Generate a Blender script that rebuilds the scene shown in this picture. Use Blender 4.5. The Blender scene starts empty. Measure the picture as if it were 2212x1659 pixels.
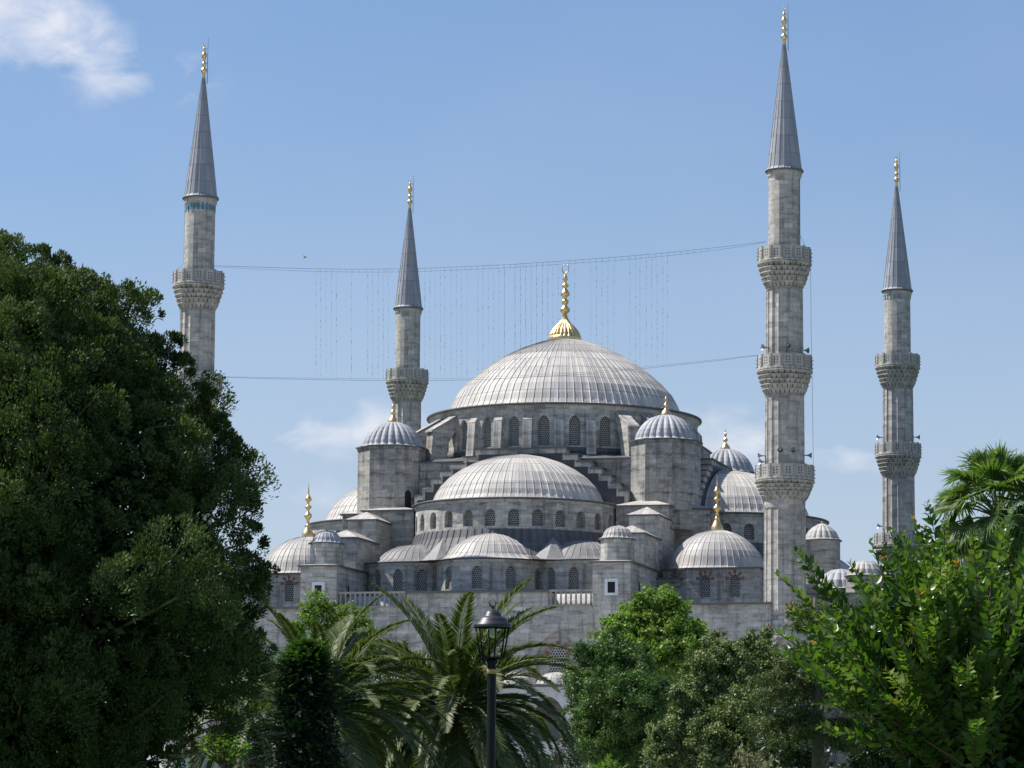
import bpy, math, random
import numpy as np
from mathutils import Vector, Matrix
R = math.radians
sc = bpy.context.scene
col = sc.collection
# ------------------------------------------------------------------ camera, world, sun, exposure
F, PITCH, ROLL, TH = 6888.7, .1407, .0106, .276          # focal length in reference pixels (image 2212 wide)
EYE = 1.7
r0 = Vector((1, 0, 0)); u0 = Vector((0, -math.sin(PITCH), math.cos(PITCH))); f0 = Vector((0, math.cos(PITCH), math.sin(PITCH)))
rgt = math.cos(ROLL) * r0 + math.sin(ROLL) * u0
upv = -math.sin(ROLL) * r0 + math.cos(ROLL) * u0
cam = bpy.data.cameras.new('camera'); camo = bpy.data.objects.new('camera', cam); col.objects.link(camo)
m = Matrix((rgt, upv, -f0)).transposed().to_4x4(); m.translation = (0, 0, EYE); camo.matrix_world = m
cam.sensor_width = 36; cam.lens = 36 * F / 2212; cam.clip_start = .5; cam.clip_end = 6000
sc.camera = camo

SUN_EL = 55; SUN_AZ = 13                                   # from the left, a little behind the building
sdir = Vector((-math.cos(R(SUN_AZ)) * math.cos(R(SUN_EL)), math.sin(R(SUN_AZ)) * math.cos(R(SUN_EL)), math.sin(R(SUN_EL))))
sl = bpy.data.lights.new('sun', 'SUN'); sl.energy = 5.0; sl.angle = R(.53); sl.color = (1, .94, .86)
so = bpy.data.objects.new('sun', sl); col.objects.link(so)
so.rotation_euler = sdir.to_track_quat('Z', 'Y').to_euler(); so.location = (0, 0, 200)
sc.view_settings.view_transform = 'Standard'; sc.view_settings.look = 'None'
sc.view_settings.exposure = .5; sc.view_settings.gamma = 1; sc.view_settings.use_curve_mapping = False

def nd(nt, typ, **kw):
    n = nt.nodes.new(typ)
    ins = kw.pop('ins', {})
    for k, v in kw.items(): setattr(n, k, v)
    for k, v in ins.items():
        if isinstance(v, bpy.types.NodeSocket): nt.links.new(v, n.inputs[k])
        else: n.inputs[k].default_value = v
    return n
def ramp(nt, fac, stops, interp='LINEAR'):
    n = nt.nodes.new('ShaderNodeValToRGB'); nt.links.new(fac, n.inputs[0]); n.color_ramp.interpolation = interp
    e = n.color_ramp.elements
    while len(e) < len(stops): e.new(.5)
    for i, (p, c) in enumerate(stops):
        e[i].position = p; e[i].color = (*c, 1) if len(c) == 3 else c
    return n.outputs[0]
def g3(v): return (v, v, v)
def mmath(nt, op, a, b=0., c=0., clamp=False):
    n = nt.nodes.new('ShaderNodeMath'); n.operation = op; n.use_clamp = clamp
    for i, v in enumerate((a, b, c)):
        if isinstance(v, bpy.types.NodeSocket): nt.links.new(v, n.inputs[i])
        else: n.inputs[i].default_value = v
    return n.outputs[0]
def mixc(nt, fac, a, b, blend='MIX'):
    n = nt.nodes.new('ShaderNodeMix'); n.data_type = 'RGBA'; n.blend_type = blend
    for i, v in ((0, fac), (6, a), (7, b)):
        if isinstance(v, bpy.types.NodeSocket): nt.links.new(v, n.inputs[i])
        elif i == 0: n.inputs[0].default_value = v
        else: n.inputs[i].default_value = (*v, 1)
    return n.outputs[2]

w = bpy.data.worlds.new('World'); sc.world = w; w.use_nodes = True; nt = w.node_tree; nt.nodes.clear()
sky = nd(nt, 'ShaderNodeTexSky', sky_type='NISHITA', sun_disc=False)
sky.sun_elevation = R(SUN_EL); sky.sun_rotation = math.atan2(sdir.x, sdir.y)
sky.altitude = 60; sky.air_density = 1.15; sky.dust_density = .35; sky.ozone_density = 4.0
tc = nd(nt, 'ShaderNodeTexCoord')
sep = nd(nt, 'ShaderNodeSeparateXYZ', ins={0: tc.outputs['Generated']})
ax = mmath(nt, 'DIVIDE', sep.outputs[0], mmath(nt, 'MAXIMUM', sep.outputs[1], .05))
el = mmath(nt, 'DIVIDE', sep.outputs[2], mmath(nt, 'MAXIMUM', sep.outputs[1], .05))
pv = nd(nt, 'ShaderNodeCombineXYZ', ins={0: ax, 1: mmath(nt, 'MULTIPLY', el, 1.5), 2: sep.outputs[1]})
n1 = nd(nt, 'ShaderNodeTexNoise', ins={'Vector': pv.outputs[0], 'Scale': 48., 'Detail': 10., 'Roughness': .55, 'Distortion': .3})
n2 = nd(nt, 'ShaderNodeTexNoise', ins={'Vector': pv.outputs[0], 'Scale': 11., 'Detail': 5., 'Roughness': .5})
front = mmath(nt, 'GREATER_THAN', sep.outputs[1], .05)
def blob(cx, cz, sx, sz, k=1.):
    a = mmath(nt, 'DIVIDE', mmath(nt, 'SUBTRACT', ax, cx), sx); b = mmath(nt, 'DIVIDE', mmath(nt, 'SUBTRACT', el, cz), sz)
    d = mmath(nt, 'SQRT', mmath(nt, 'ADD', mmath(nt, 'MULTIPLY', a, a), mmath(nt, 'MULTIPLY', b, b)))
    return mmath(nt, 'MULTIPLY', mmath(nt, 'SUBTRACT', 1., d, clamp=True), k)
tot = blob(-.152, .254, .034, .018, 1.0)
for b in ((-.130, .244, .026, .018, .72), (-.165, .262, .045, .02, .9), (-.108, .240, .022, .014, .42), (-.006, .180, .020, .006, .30), (.070, .124, .040, .015, .75), (-.055, .127, .05, .013, .6), (.112, .120, .035, .010, .5), (-.075, .105, .06, .012, .4)):
    tot = mmath(nt, 'MAXIMUM', tot, blob(*b))
cl = mmath(nt, 'MULTIPLY', mmath(nt, 'SUBTRACT', mmath(nt, 'ADD', mmath(nt, 'MULTIPLY', tot, 1.25), mmath(nt, 'MULTIPLY', mmath(nt, 'SUBTRACT', n1.outputs[0], .5), 2.3)), .30), .95, clamp=True)
cl = mmath(nt, 'MULTIPLY', cl, mmath(nt, 'MULTIPLY', mmath(nt, 'MULTIPLY', tot, 2.2, clamp=True), front))
# thin high veil of cirrus that pales the sky a little
veil = mmath(nt, 'MULTIPLY', mmath(nt, 'SUBTRACT', n2.outputs[0], .42), .35, clamp=True)
tint = ramp(nt, mmath(nt, 'MULTIPLY', el, 3.3, clamp=True), [(.12, (.90, .86, .935)), (.5, (.82, .86, .95)), (.95, (.70, .82, .96))])
c = mixc(nt, 1., mixc(nt, 0.16, sky.outputs[0], (5.2, 5.4, 6.2)), tint, 'MULTIPLY')
c = mixc(nt, veil, c, (4.3, 4.9, 6.0))
c = mixc(nt, mmath(nt, 'MULTIPLY', mmath(nt, 'SUBTRACT', .21, el), 3., clamp=True), c, (4.4, 5.0, 6.1))
c = mixc(nt, mmath(nt, 'MULTIPLY', cl, .8), c, (7.9, 7.7, 7.9))
bg = nd(nt, 'ShaderNodeBackground', ins={'Color': c, 'Strength': .09})
nt.links.new(bg.outputs[0], nd(nt, 'ShaderNodeOutputWorld').inputs[0])

# ------------------------------------------------------------------ places: a pixel of the 2212-wide photo to a point at distance y (metres)
def at(px, py, Y):
    d = f0 + rgt * ((px - 1106) / F) + upv * ((829.5 - py) / F)
    return Vector((d.x, d.y, d.z)) * (Y / d.y) + Vector((0, 0, EYE))
ua = Vector((math.cos(TH), -math.sin(TH), 0)); va = Vector((math.sin(TH), math.cos(TH), 0))
CC = Vector((28.579, 331.02, 0)) - ua * 33 + va * 38.33 - ua * 1.05         # centre of the main dome on the plan
GZ = 3.0                                                  # mosque ground above the eye
def atv(px, py, v):
    d = f0 + rgt * ((px - 1106) / F) + upv * ((829.5 - py) / F)
    t = (v + CC.dot(va)) / d.dot(va); p = d * t - CC
    return Vector((p.dot(ua), v, p.z))                    # mosque frame, z measured from the eye
def ground_z(x, y):
    t = min(1, max(0, (y - 150) / 150)); return (GZ + EYE) * t * t * (3 - 2 * t)

# ------------------------------------------------------------------ materials
def newmat(name):
    m = bpy.data.materials.new(name); m.use_nodes = True; nt = m.node_tree; nt.nodes.clear()
    out = nd(nt, 'ShaderNodeOutputMaterial'); b = nd(nt, 'ShaderNodeBsdfPrincipled')
    nt.links.new(b.outputs[0], out.inputs[0]); return m, nt, b, out
def plain(name, c, rough=.6, metal=0., var=.12, scale=3.):
    m, nt, b, o = newmat(name); t = nd(nt, 'ShaderNodeTexCoord')
    n = nd(nt, 'ShaderNodeTexNoise', ins={'Vector': t.outputs['Object'], 'Scale': scale, 'Detail': 4.})
    f = mmath(nt, 'MULTIPLY_ADD', mmath(nt, 'SUBTRACT', n.outputs[0], .5), var * 4, 1.)
    nt.links.new(mixc(nt, 1., c, f, 'MULTIPLY'), b.inputs['Base Color'])
    b.inputs['Roughness'].default_value = rough; b.inputs['Metallic'].default_value = metal
    return m
def stone(name, c1, c2, bw=1.35, rh=.47, stain=1., green=False):
    m, nt, b, o = newmat(name); t = nd(nt, 'ShaderNodeTexCoord')
    br = nd(nt, 'ShaderNodeTexBrick', ins={'Vector': t.outputs['UV'], 'Color1': (0, 0, 0, 1), 'Color2': (1, 1, 1, 1), 'Mortar': (.3, .3, .3, 1), 'Scale': 1., 'Mortar Size': .018, 'Mortar Smooth': .3, 'Bias': 0., 'Brick Width': bw, 'Row Height': rh})
    rnd = ramp(nt, br.outputs[0], [(0, c2), (.22, tuple(a * .6 + b_ * .4 for a, b_ in zip(c1, c2))), (.7, c1), (.93, tuple(a * 1.08 for a in c1)), (1, tuple(min(.66, a * 1.28) for a in c1))])
    # big weathering patches, fine grain and rain streaks
    nA = nd(nt, 'ShaderNodeTexNoise', ins={'Vector': t.outputs['Object'], 'Scale': .22, 'Detail': 5., 'Roughness': .62})
    nB = nd(nt, 'ShaderNodeTexNoise', ins={'Vector': t.outputs['Object'], 'Scale': 3.2, 'Detail': 5., 'Roughness': .7})
    mp = nd(nt, 'ShaderNodeMapping', ins={'Vector': t.outputs['UV'], 'Scale': (1.5, .13, 1)})
    nC = nd(nt, 'ShaderNodeTexNoise', ins={'Vector': mp.outputs[0], 'Scale': 1., 'Detail': 5., 'Roughness': .6})
    mq = nd(nt, 'ShaderNodeMapping', ins={'Vector': t.outputs['UV'], 'Scale': (.42, 1.9, 1)})
    nD = nd(nt, 'ShaderNodeTexNoise', ins={'Vector': mq.outputs[0], 'Scale': 1., 'Detail': 4., 'Roughness': .65})
    c = mixc(nt, 1., rnd, ramp(nt, nA.outputs[0], [(.32, g3(1 - .30 * stain)), (.46, g3(.97)), (.7, g3(1.06))]), 'MULTIPLY')
    c = mixc(nt, 1., c, ramp(nt, nB.outputs[0], [(.25, g3(.72)), (.55, g3(1.02)), (.8, g3(1.1))]), 'MULTIPLY')
    c = mixc(nt, 1., c, ramp(nt, nC.outputs[0], [(.32, g3(1 - .45 * stain)), (.48, g3(1)), (.8, g3(1.06))]), 'MULTIPLY')
    c = mixc(nt, 1., c, ramp(nt, nD.outputs[0], [(.33, g3(1 - .42 * stain)), (.46, g3(.96)), (.56, g3(1.04)), (.7, g3(1.12))]), 'MULTIPLY')
    c = mixc(nt, mmath(nt, 'MULTIPLY', br.outputs['Fac'], .35), c, (.14, .135, .125))
    nt.links.new(c, b.inputs['Base Color']); b.inputs['Roughness'].default_value = .88
    h = mmath(nt, 'MULTIPLY_ADD', br.outputs['Fac'], -1., nB.outputs[0])
    bp = nd(nt, 'ShaderNodeBump', ins={'Height': h, 'Strength': .5, 'Distance': .05}); nt.links.new(bp.outputs[0], b.inputs['Normal'])
    return m
def lead(name, c1, c2, row=1., seam=.05, metal=.0, rough=.62, cap=None):
    # uv: u counts rolled sheets, v counts sheet lengths
    m, nt, b, o = newmat(name); t = nd(nt, 'ShaderNodeTexCoord')
    br = nd(nt, 'ShaderNodeTexBrick', offset=.0, ins={'Vector': t.outputs['UV'], 'Color1': (0, 0, 0, 1), 'Color2': (1, 1, 1, 1), 'Mortar': (.5, .5, .5, 1), 'Scale': 1., 'Mortar Size': seam, 'Mortar Smooth': .2, 'Bias': 0., 'Brick Width': 1., 'Row Height': row})
    c = mixc(nt, br.outputs[0], c2, c1)
    mp = nd(nt, 'ShaderNodeMapping', ins={'Vector': t.outputs['UV'], 'Scale': (2.3, .22, 1)})
    nC = nd(nt, 'ShaderNodeTexNoise', ins={'Vector': mp.outputs[0], 'Scale': 1., 'Detail': 6., 'Roughness': .7})
    nA = nd(nt, 'ShaderNodeTexNoise', ins={'Vector': t.outputs['Object'], 'Scale': .35, 'Detail': 5., 'Roughness': .6})
    nB = nd(nt, 'ShaderNodeTexNoise', ins={'Vector': t.outputs['Object'], 'Scale': 5., 'Detail': 4., 'Roughness': .7})
    c = mixc(nt, 1., c, ramp(nt, nC.outputs[0], [(.28, g3(.58)), (.44, g3(.92)), (.6, g3(1.03)), (.75, g3(1.12))]), 'MULTIPLY')
    c = mixc(nt, 1., c, ramp(nt, nA.outputs[0], [(.3, (.84, .85, .88)), (.7, (1.08, 1.06, 1.03))]), 'MULTIPLY')
    c = mixc(nt, 1., c, ramp(nt, nB.outputs[0], [(.3, g3(.88)), (.7, g3(1.08))]), 'MULTIPLY')
    if cap:                                               # newer dark sheets laid round the crown
        s = nd(nt, 'ShaderNodeSeparateXYZ', ins={0: t.outputs['UV']})
        f = mmath(nt, 'GREATER_THAN', s.outputs[1], cap)
        c = mixc(nt, mmath(nt, 'MULTIPLY', f, .6), c, tuple(a * .52 for a in c2))
    c = mixc(nt, mmath(nt, 'MULTIPLY', br.outputs['Fac'], .5), c, (.15, .15, .155))
    nt.links.new(c, b.inputs['Base Color']); b.inputs['Roughness'].default_value = rough; b.inputs['Metallic'].default_value = metal
    bp = nd(nt, 'ShaderNodeBump', ins={'Height': nC.outputs[0], 'Strength': .35, 'Distance': .06}); nt.links.new(bp.outputs[0], b.inputs['Normal'])
    return m
def hexgrille(name, cs, sp=.26, hole=.36, dark=(.018, .02, .025)):
    m, nt, b, o = newmat(name); t = nd(nt, 'ShaderNodeTexCoord'); s = nd(nt, 'ShaderNodeSeparateXYZ', ins={0: t.outputs['UV']})
    X = mmath(nt, 'DIVIDE', s.outputs[0], sp); Y = mmath(nt, 'DIVIDE', s.outputs[1], sp); q = 1.732
    def dist(ox, oy):
        a = mmath(nt, 'SUBTRACT', mmath(nt, 'FLOORED_MODULO', mmath(nt, 'ADD', X, ox), 1.), .5)
        c = mmath(nt, 'SUBTRACT', mmath(nt, 'FLOORED_MODULO', mmath(nt, 'ADD', Y, oy), q), q / 2)
        return mmath(nt, 'SQRT', mmath(nt, 'ADD', mmath(nt, 'MULTIPLY', a, a), mmath(nt, 'MULTIPLY', c, c)))
    d = mmath(nt, 'MINIMUM', dist(0, 0), dist(.5, q / 2)); f = mmath(nt, 'LESS_THAN', d, hole)
    nB = nd(nt, 'ShaderNodeTexNoise', ins={'Vector': t.outputs['Object'], 'Scale': 2., 'Detail': 3.})
    c = mixc(nt, 1., cs, ramp(nt, nB.outputs[0], [(.3, g3(.75)), (.7, g3(1.1))]), 'MULTIPLY')
    nt.links.new(mixc(nt, f, c, dark), b.inputs['Base Color']); b.inputs['Roughness'].default_value = .8
    return m
def dots(name, cs, nx=2., ny=3.):                         # pierced parapet slab: uv 0..1 per panel
    m, nt, b, o = newmat(name); t = nd(nt, 'ShaderNodeTexCoord'); s = nd(nt, 'ShaderNodeSeparateXYZ', ins={0: t.outputs['UV']})
    fx = mmath(nt, 'FRACT', s.outputs[0]); fy = mmath(nt, 'FRACT', s.outputs[1])
    ix = mmath(nt, 'DIVIDE', mmath(nt, 'SUBTRACT', fx, .22), .56); iy = mmath(nt, 'DIVIDE', mmath(nt, 'SUBTRACT', fy, .2), .62)
    a = mmath(nt, 'SUBTRACT', mmath(nt, 'FRACT', mmath(nt, 'MULTIPLY', ix, nx)), .5); c = mmath(nt, 'SUBTRACT', mmath(nt, 'FRACT', mmath(nt, 'MULTIPLY', iy, ny)), .5)
    d = mmath(nt, 'SQRT', mmath(nt, 'ADD', mmath(nt, 'MULTIPLY', a, a), mmath(nt, 'MULTIPLY', c, c)))
    f = mmath(nt, 'LESS_THAN', d, .3)
    for v in (ix, iy):
        f = mmath(nt, 'MULTIPLY', f, mmath(nt, 'MULTIPLY', mmath(nt, 'GREATER_THAN', v, 0.), mmath(nt, 'LESS_THAN', v, 1.)))
    nB = nd(nt, 'ShaderNodeTexNoise', ins={'Vector': t.outputs['Object'], 'Scale': 1.3, 'Detail': 4.})
    cc = mixc(nt, 1., cs, ramp(nt, nB.outputs[0], [(.3, g3(.8)), (.7, g3(1.1))]), 'MULTIPLY')
    nt.links.new(mixc(nt, f, cc, (.05, .05, .05)), b.inputs['Base Color']); b.inputs['Roughness'].default_value = .85
    return m
def leafmat(name, stops, rough=.5, trans=.3, spec=.4):
    m, nt, b, o = newmat(name)
    a = nd(nt, 'ShaderNodeAttribute', attribute_name='rnd')
    c = ramp(nt, a.outputs['Fac'], stops)
    nt.links.new(c, b.inputs['Base Color']); b.inputs['Roughness'].default_value = rough
    b.inputs['Specular IOR Level'].default_value = spec
    tr = nd(nt, 'ShaderNodeBsdfTranslucent'); nt.links.new(mixc(nt, 1., c, (1.25, 1.5, .55), 'MULTIPLY'), tr.inputs[0])
    mx = nd(nt, 'ShaderNodeMixShader', ins={0: trans}); nt.links.new(b.outputs[0], mx.inputs[1]); nt.links.new(tr.outputs[0], mx.inputs[2])
    nt.links.new(mx.outputs[0], o.inputs[0]); return m

M = {}
M['stone'] = stone('ashlar_limestone', (.455, .437, .40), (.325, .315, .292), stain=1.15)
M['stone_dark'] = stone('ashlar_weathered', (.36, .347, .318), (.245, .239, .225), stain=1.4)
M['stone_min'] = stone('ashlar_minaret', (.445, .42, .378), (.315, .302, .278), bw=1.1, rh=.52, stain=1.)
M['marble'] = plain('pale_marble', (.52, .52, .51), .6, var=.15, scale=1.5)
M['trim'] = plain('stone_trim', (.30, .29, .26), .85, var=.25, scale=1.2)
M['corbel'] = plain('carved_stone', (.31, .295, .26), .9, var=.5, scale=1.6)
M['rail'] = dots('pierced_parapet', (.40, .385, .35))
M['lead'] = lead('lead_sheet', (.56, .53, .49), (.41, .395, .37), cap=5.75)
M['lead_half'] = lead('lead_sheet_half', (.56, .53, .49), (.41, .395, .37), cap=5.05)
M['lead_plain'] = lead('lead_sheet_pale', (.51, .485, .45), (.38, .365, .345)); M['lead_mid'] = lead('lead_sheet_mid_shade', (.24, .236, .235), (.18, .18, .185))  # lead_mid: greyer lead, shade over the side exedra domes put into its colour
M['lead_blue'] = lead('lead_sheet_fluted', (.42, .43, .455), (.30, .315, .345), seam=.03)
M['lead_dark'] = lead('lead_sheet_dark', (.115, .116, .124), (.08, .082, .09)); M['navy'] = plain('old_black_lead', (.045, .047, .055), .7, 0, .2)  # lead_dark: dark lead, deepened with the lower roof's shadow put into the colour
M['lead_cone'] = lead('lead_sheet_spire', (.37, .385, .42), (.26, .275, .305), seam=.04)
M['eave'] = plain('lead_edge', (.10, .103, .112), .6, .1, .2)
M['gold'] = plain('gilded_copper', (.78, .55, .26), .34, 1., .14, 2.)
M['grille'] = hexgrille('stone_grille', (.36, .35, .32))
M['grille_big'] = hexgrille('stone_grille_large', (.44, .43, .40), sp=.3, hole=.37)
M['dark'] = plain('dark_opening', (.012, .012, .014), .9, 0, .1)
M['red'] = plain('red_brick_voussoir', (.23, .095, .075), .85, 0, .3)
M['white'] = plain('white_marble_frame', (.66, .67, .68), .6, 0, .1)
M['teal'] = plain('turquoise_tile', (.04, .19, .28), .35, 0, .2, 4.)
M['teal_faded'] = plain('faded_tile', (.24, .33, .37), .5, 0, .4, 4.)
M['metal'] = plain('grey_metal', (.30, .31, .32), .4, .6, .1)
M['wire'] = plain('black_cable', (.07, .08, .09), .6)
M['black'] = plain('black_painted_iron', (.006, .0065, .008), .5, 0, .3, 14.); M['black'].node_tree.nodes['Principled BSDF'].inputs['Specular IOR Level'].default_value = .25
M['lampcap'] = plain('dark_grey_lamp_metal', (.032, .035, .044), .42, .3, .2, 9.)
M['bark'] = plain('bark', (.10, .078, .055), .9, 0, .5, 6.)
M['palmtrunk'] = plain('palm_trunk_fibre', (.11, .075, .045), .95, 0, .5, 8.)
M['grass'] = plain('lawn', (.05, .09, .025), .9, 0, .3, .3)
M['paving'] = plain('stone_paving', (.33, .32, .30), .85, 0, .2, .8)

# ------------------------------------------------------------------ mesh builder
class MB:
    def __init__(s): s.v = []; s.f = []; s.uv = []; s.sm = []
    def add(s, vs, fs, uvs, smooth=False):
        o = len(s.v); s.v += [tuple(p) for p in vs]
        for f, u in zip(fs, uvs): s.f.append([i + o for i in f]); s.uv.append(u); s.sm.append(smooth)
    def quad(s, p, uv=None, smooth=False):
        if uv is None: uv = planar_uv(p)
        s.add(p, [list(range(len(p)))], [uv], smooth)
    def box(s, x0, x1, y0, y1, z0, z1, faces='xXyYzZ'):
        P = {'y': [(x0, y0, z0), (x1, y0, z0), (x1, y0, z1), (x0, y0, z1)], 'Y': [(x1, y1, z0), (x0, y1, z0), (x0, y1, z1), (x1, y1, z1)],
             'x': [(x0, y1, z0), (x0, y0, z0), (x0, y0, z1), (x0, y1, z1)], 'X': [(x1, y0, z0), (x1, y1, z0), (x1, y1, z1), (x1, y0, z1)],
             'z': [(x0, y1, z0), (x1, y1, z0), (x1, y0, z0), (x0, y0, z0)], 'Z': [(x0, y0, z1), (x1, y0, z1), (x1, y1, z1), (x0, y1, z1)]}
        for k in faces: s.quad(P[k])
    def tube(s, pts, rad, n=6, cap=True):
        pts = [Vector(p) for p in pts]; rr = rad if isinstance(rad, (list, tuple)) else [rad] * len(pts)
        rings = []; ref = Vector((.31, .95, .05)).normalized()
        for i, p in enumerate(pts):
            t = (pts[min(i + 1, len(pts) - 1)] - pts[max(i - 1, 0)])
            t = t.normalized() if t.length > 1e-9 else Vector((0, 0, 1))
            a = t.cross(ref); a = a.normalized() if a.length > 1e-4 else t.orthogonal().normalized(); b = t.cross(a)
            rings.append([p + (a * math.cos(2 * math.pi * k / n) + b * math.sin(2 * math.pi * k / n)) * rr[i] for k in range(n)])
        vs = [q for r in rings for q in r]; fs = []; uv = []
        for i in range(len(pts) - 1):
            for k in range(n):
                k2 = (k + 1) % n; fs.append([i * n + k, i * n + k2, (i + 1) * n + k2, (i + 1) * n + k])
                uv.append([(k, i), (k + 1, i), (k + 1, i + 1), (k, i + 1)])
        if cap:
            fs.append(list(range(n))[::-1]); uv.append([(0, 0)] * n); fs.append([(len(pts) - 1) * n + k for k in range(n)]); uv.append([(0, 0)] * n)
        s.add(vs, fs, uv, True)
def planar_uv(p):
    a = Vector(p[1]) - Vector(p[0]); b = Vector(p[-1]) - Vector(p[0]); n = a.cross(b)
    if n.length < 1e-9: return [(0, 0)] * len(p)
    n.normalize()
    if abs(n.z) > .8: return [(q[0], q[1]) for q in p]
    t = Vector((-n.y, n.x, 0)).normalized(); b2 = n.cross(t)
    if abs(b2.z) < .3: b2 = Vector((0, 0, 1))
    return [(Vector(q).dot(t), Vector(q).dot(b2)) for q in p]
def obj(name, mb, mat, parent=None, loc=(0, 0, 0), rz=0.):
    me = bpy.data.meshes.new(name); me.from_pydata(mb.v, [], mb.f)
    l = me.uv_layers.new(name='UVMap'); l.data.foreach_set('uv', np.array([c for u in mb.uv for q in u for c in q], dtype=np.float32))
    me.polygons.foreach_set('use_smooth', mb.sm)
    me.materials.append(M[mat] if isinstance(mat, str) else mat); me.update()
    o = bpy.data.objects.new(name, me); col.objects.link(o); o.parent = parent; o.location = loc; o.rotation_euler = (0, 0, rz); return o
def inst(name, me, parent, loc=(0, 0, 0), rz=0.):
    o = bpy.data.objects.new(name, me); col.objects.link(o); o.parent = parent; o.location = loc; o.rotation_euler = (0, 0, rz); return o
def tag(o, label=None, cat=None, group=None, kind=None):
    if label: o['label'] = label
    if cat: o['category'] = cat
    if group: o['group'] = group
    if kind: o['kind'] = kind
    return o
def empty(name, loc, rz=0.):
    o = bpy.data.objects.new(name, None); col.objects.link(o); o.location = loc; o.rotation_euler = (0, 0, rz); return o
def copy_tree(o, parent=None):
    c = o.copy(); col.objects.link(c); c.parent = parent
    for ch in list(o.children): copy_tree(ch, c)
    return c

def lathe(mb, prof, n=32, a0=-180., a1=180., c=(0, 0), ribs=0, rib_h=.08, rib_w=.07, flute=None, smooth=True, vrow=None, ucount=None, lobes=0, lobe_d=.07, poly=False):
    """prof: [(r, z)] outside in / bottom up; angle 0 = -y, positive towards +x."""
    full = (a1 - a0) >= 359.9
    angs = []                                             # (angle, extra, u)
    if ribs:
        step = 360. / ribs; k0 = math.ceil((a0) / step - 1e-6); k1 = math.floor(a1 / step + 1e-6)
        w_ = rib_w / prof_r(prof) * 57.3
        for k in range(k0, k1 + (0 if full else 1)):
            a = k * step
            for da, e, du in ((-w_, 0, -.04), (0, 1, 0), (w_, 0, .04), (step / 2, -.12, .5)): angs.append((a + da, e, k + du + .5))
    else:
        N = n if full else n + 1
        for k in range(N): angs.append((a0 + (a1 - a0) * k / n, 0, (ucount or n) * k / n))
    rb = prof_r(prof); vs = []; L = 0; vv = []
    for j, (r, z) in enumerate(prof):
        if j: L += math.hypot(r - prof[j - 1][0], z - prof[j - 1][1])
        vv.append(L / (vrow or 1))
        for a, e, u in angs:
            rr = r + e * rib_h * min(1, .3 + r / rb)
            if lobes: rr = r * (1 - lobe_d * min(1, 1.0) * (1 - abs(math.cos(R(a) * lobes / 2)) ** .8)) if r < rb * .985 else r
            zz = z + (e * rib_h * .5 if ribs and e > 0 else 0)
            vs.append((c[0] + rr * math.sin(R(a)), c[1] - rr * math.cos(R(a)), zz))
    N = len(angs); fs = []; uv = []
    for j in range(len(prof) - 1):
        for k in range(N if full else N - 1):
            k2 = (k + 1) % N; ub = angs[k2][2]
            if k2 == 0: ub = angs[k][2] + (angs[1][2] - angs[0][2] if not ribs else .42)
            fs.append([j * N + k, j * N + k2, (j + 1) * N + k2, (j + 1) * N + k])
            uv.append([(angs[k][2], vv[j]), (ub, vv[j]), (ub, vv[j + 1]), (angs[k][2], vv[j + 1])])
    mb.add(vs, fs, uv, smooth and not ribs and not lobes)
def prof_r(p): return max(q[0] for q in p)
def wall(mb, fn, s0, s1, z0, z1, ops, depth, ds=1.):
    """stone wall in (s, z); ops: (centre, width, sill, spring+rise top, pointed). fn(s, z, d)."""
    def q(pts): mb.quad([fn(*p) for p in pts], [(p[0] + (p[2] if len(p) > 2 else 0), p[1]) for p in pts])
    def span(a, b, za, zb):
        k = max(1, int(math.ceil((b - a) / ds)))
        for i in range(k):
            x0 = a + (b - a) * i / k; x1 = a + (b - a) * (i + 1) / k
            q([(x0, za, 0), (x1, za, 0), (x1, zb, 0), (x0, zb, 0)])
    x = s0
    for (c, wd, zb, zt, pt) in sorted(ops):
        l, r_ = c - wd / 2, c + wd / 2
        if l > x: span(x, l, z0, z1)
        A = arch(c, wd, zb, zt, pt)
        if zb > z0: span(l, r_, z0, zb)
        for (xa, za), (xb, zb_) in zip(A[:-1], A[1:]):
            q([(xa, za, 0), (xb, zb_, 0), (xb, z1, 0), (xa, z1, 0)])
            q([(xa, za, depth), (xb, zb_, depth), (xb, zb_, 0), (xa, za, 0)])
        q([(l, zb, 0), (l, A[0][1], 0), (l, A[0][1], depth), (l, zb, depth)])
        q([(r_, zb, 0), (r_, A[-1][1], 0), (r_, A[-1][1], depth), (r_, zb, depth)])
        q([(l, zb, 0), (r_, zb, 0), (r_, zb, depth), (l, zb, depth)])
        x = r_
    if x < s1: span(x, s1, z0, z1)
def arch(c, wd, zb, zt, pt, n=10):
    h = wd / 2; rise = h * (1.12 if pt else 1.); out = []
    for i in range(n + 1):
        t = -1 + 2 * i / n
        y = math.sqrt(max(0, 1 - t * t)) if not pt else (1 - abs(t) ** 1.75) ** .72
        out.append((c + t * h, zt - rise + rise * y))
    return out
def pane(mb, fn, c, wd, zb, zt, pt, d):
    A = arch(c, wd, zb, zt, pt)
    for (xa, za), (xb, z2) in zip(A[:-1], A[1:]):
        mb.quad([fn(xa, zb, d), fn(xb, zb, d), fn(xb, z2, d), fn(xa, za, d)], [(xa, zb), (xb, zb), (xb, z2), (xa, za)])
def cyl(r, c=(0, 0)):
    return lambda s, z, d: (c[0] + (r - d) * math.sin(s / r), c[1] - (r - d) * math.cos(s / r), z)
def flat(p0, p1, flip=1):
    a = Vector(p0); t = (Vector(p1) - a).normalized(); n = Vector((-t.y, t.x)) * flip       # inward = +n
    return lambda s, z, d: (a.x + t.x * s + n.x * d, a.y + t.y * s + n.y * d, z)
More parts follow.
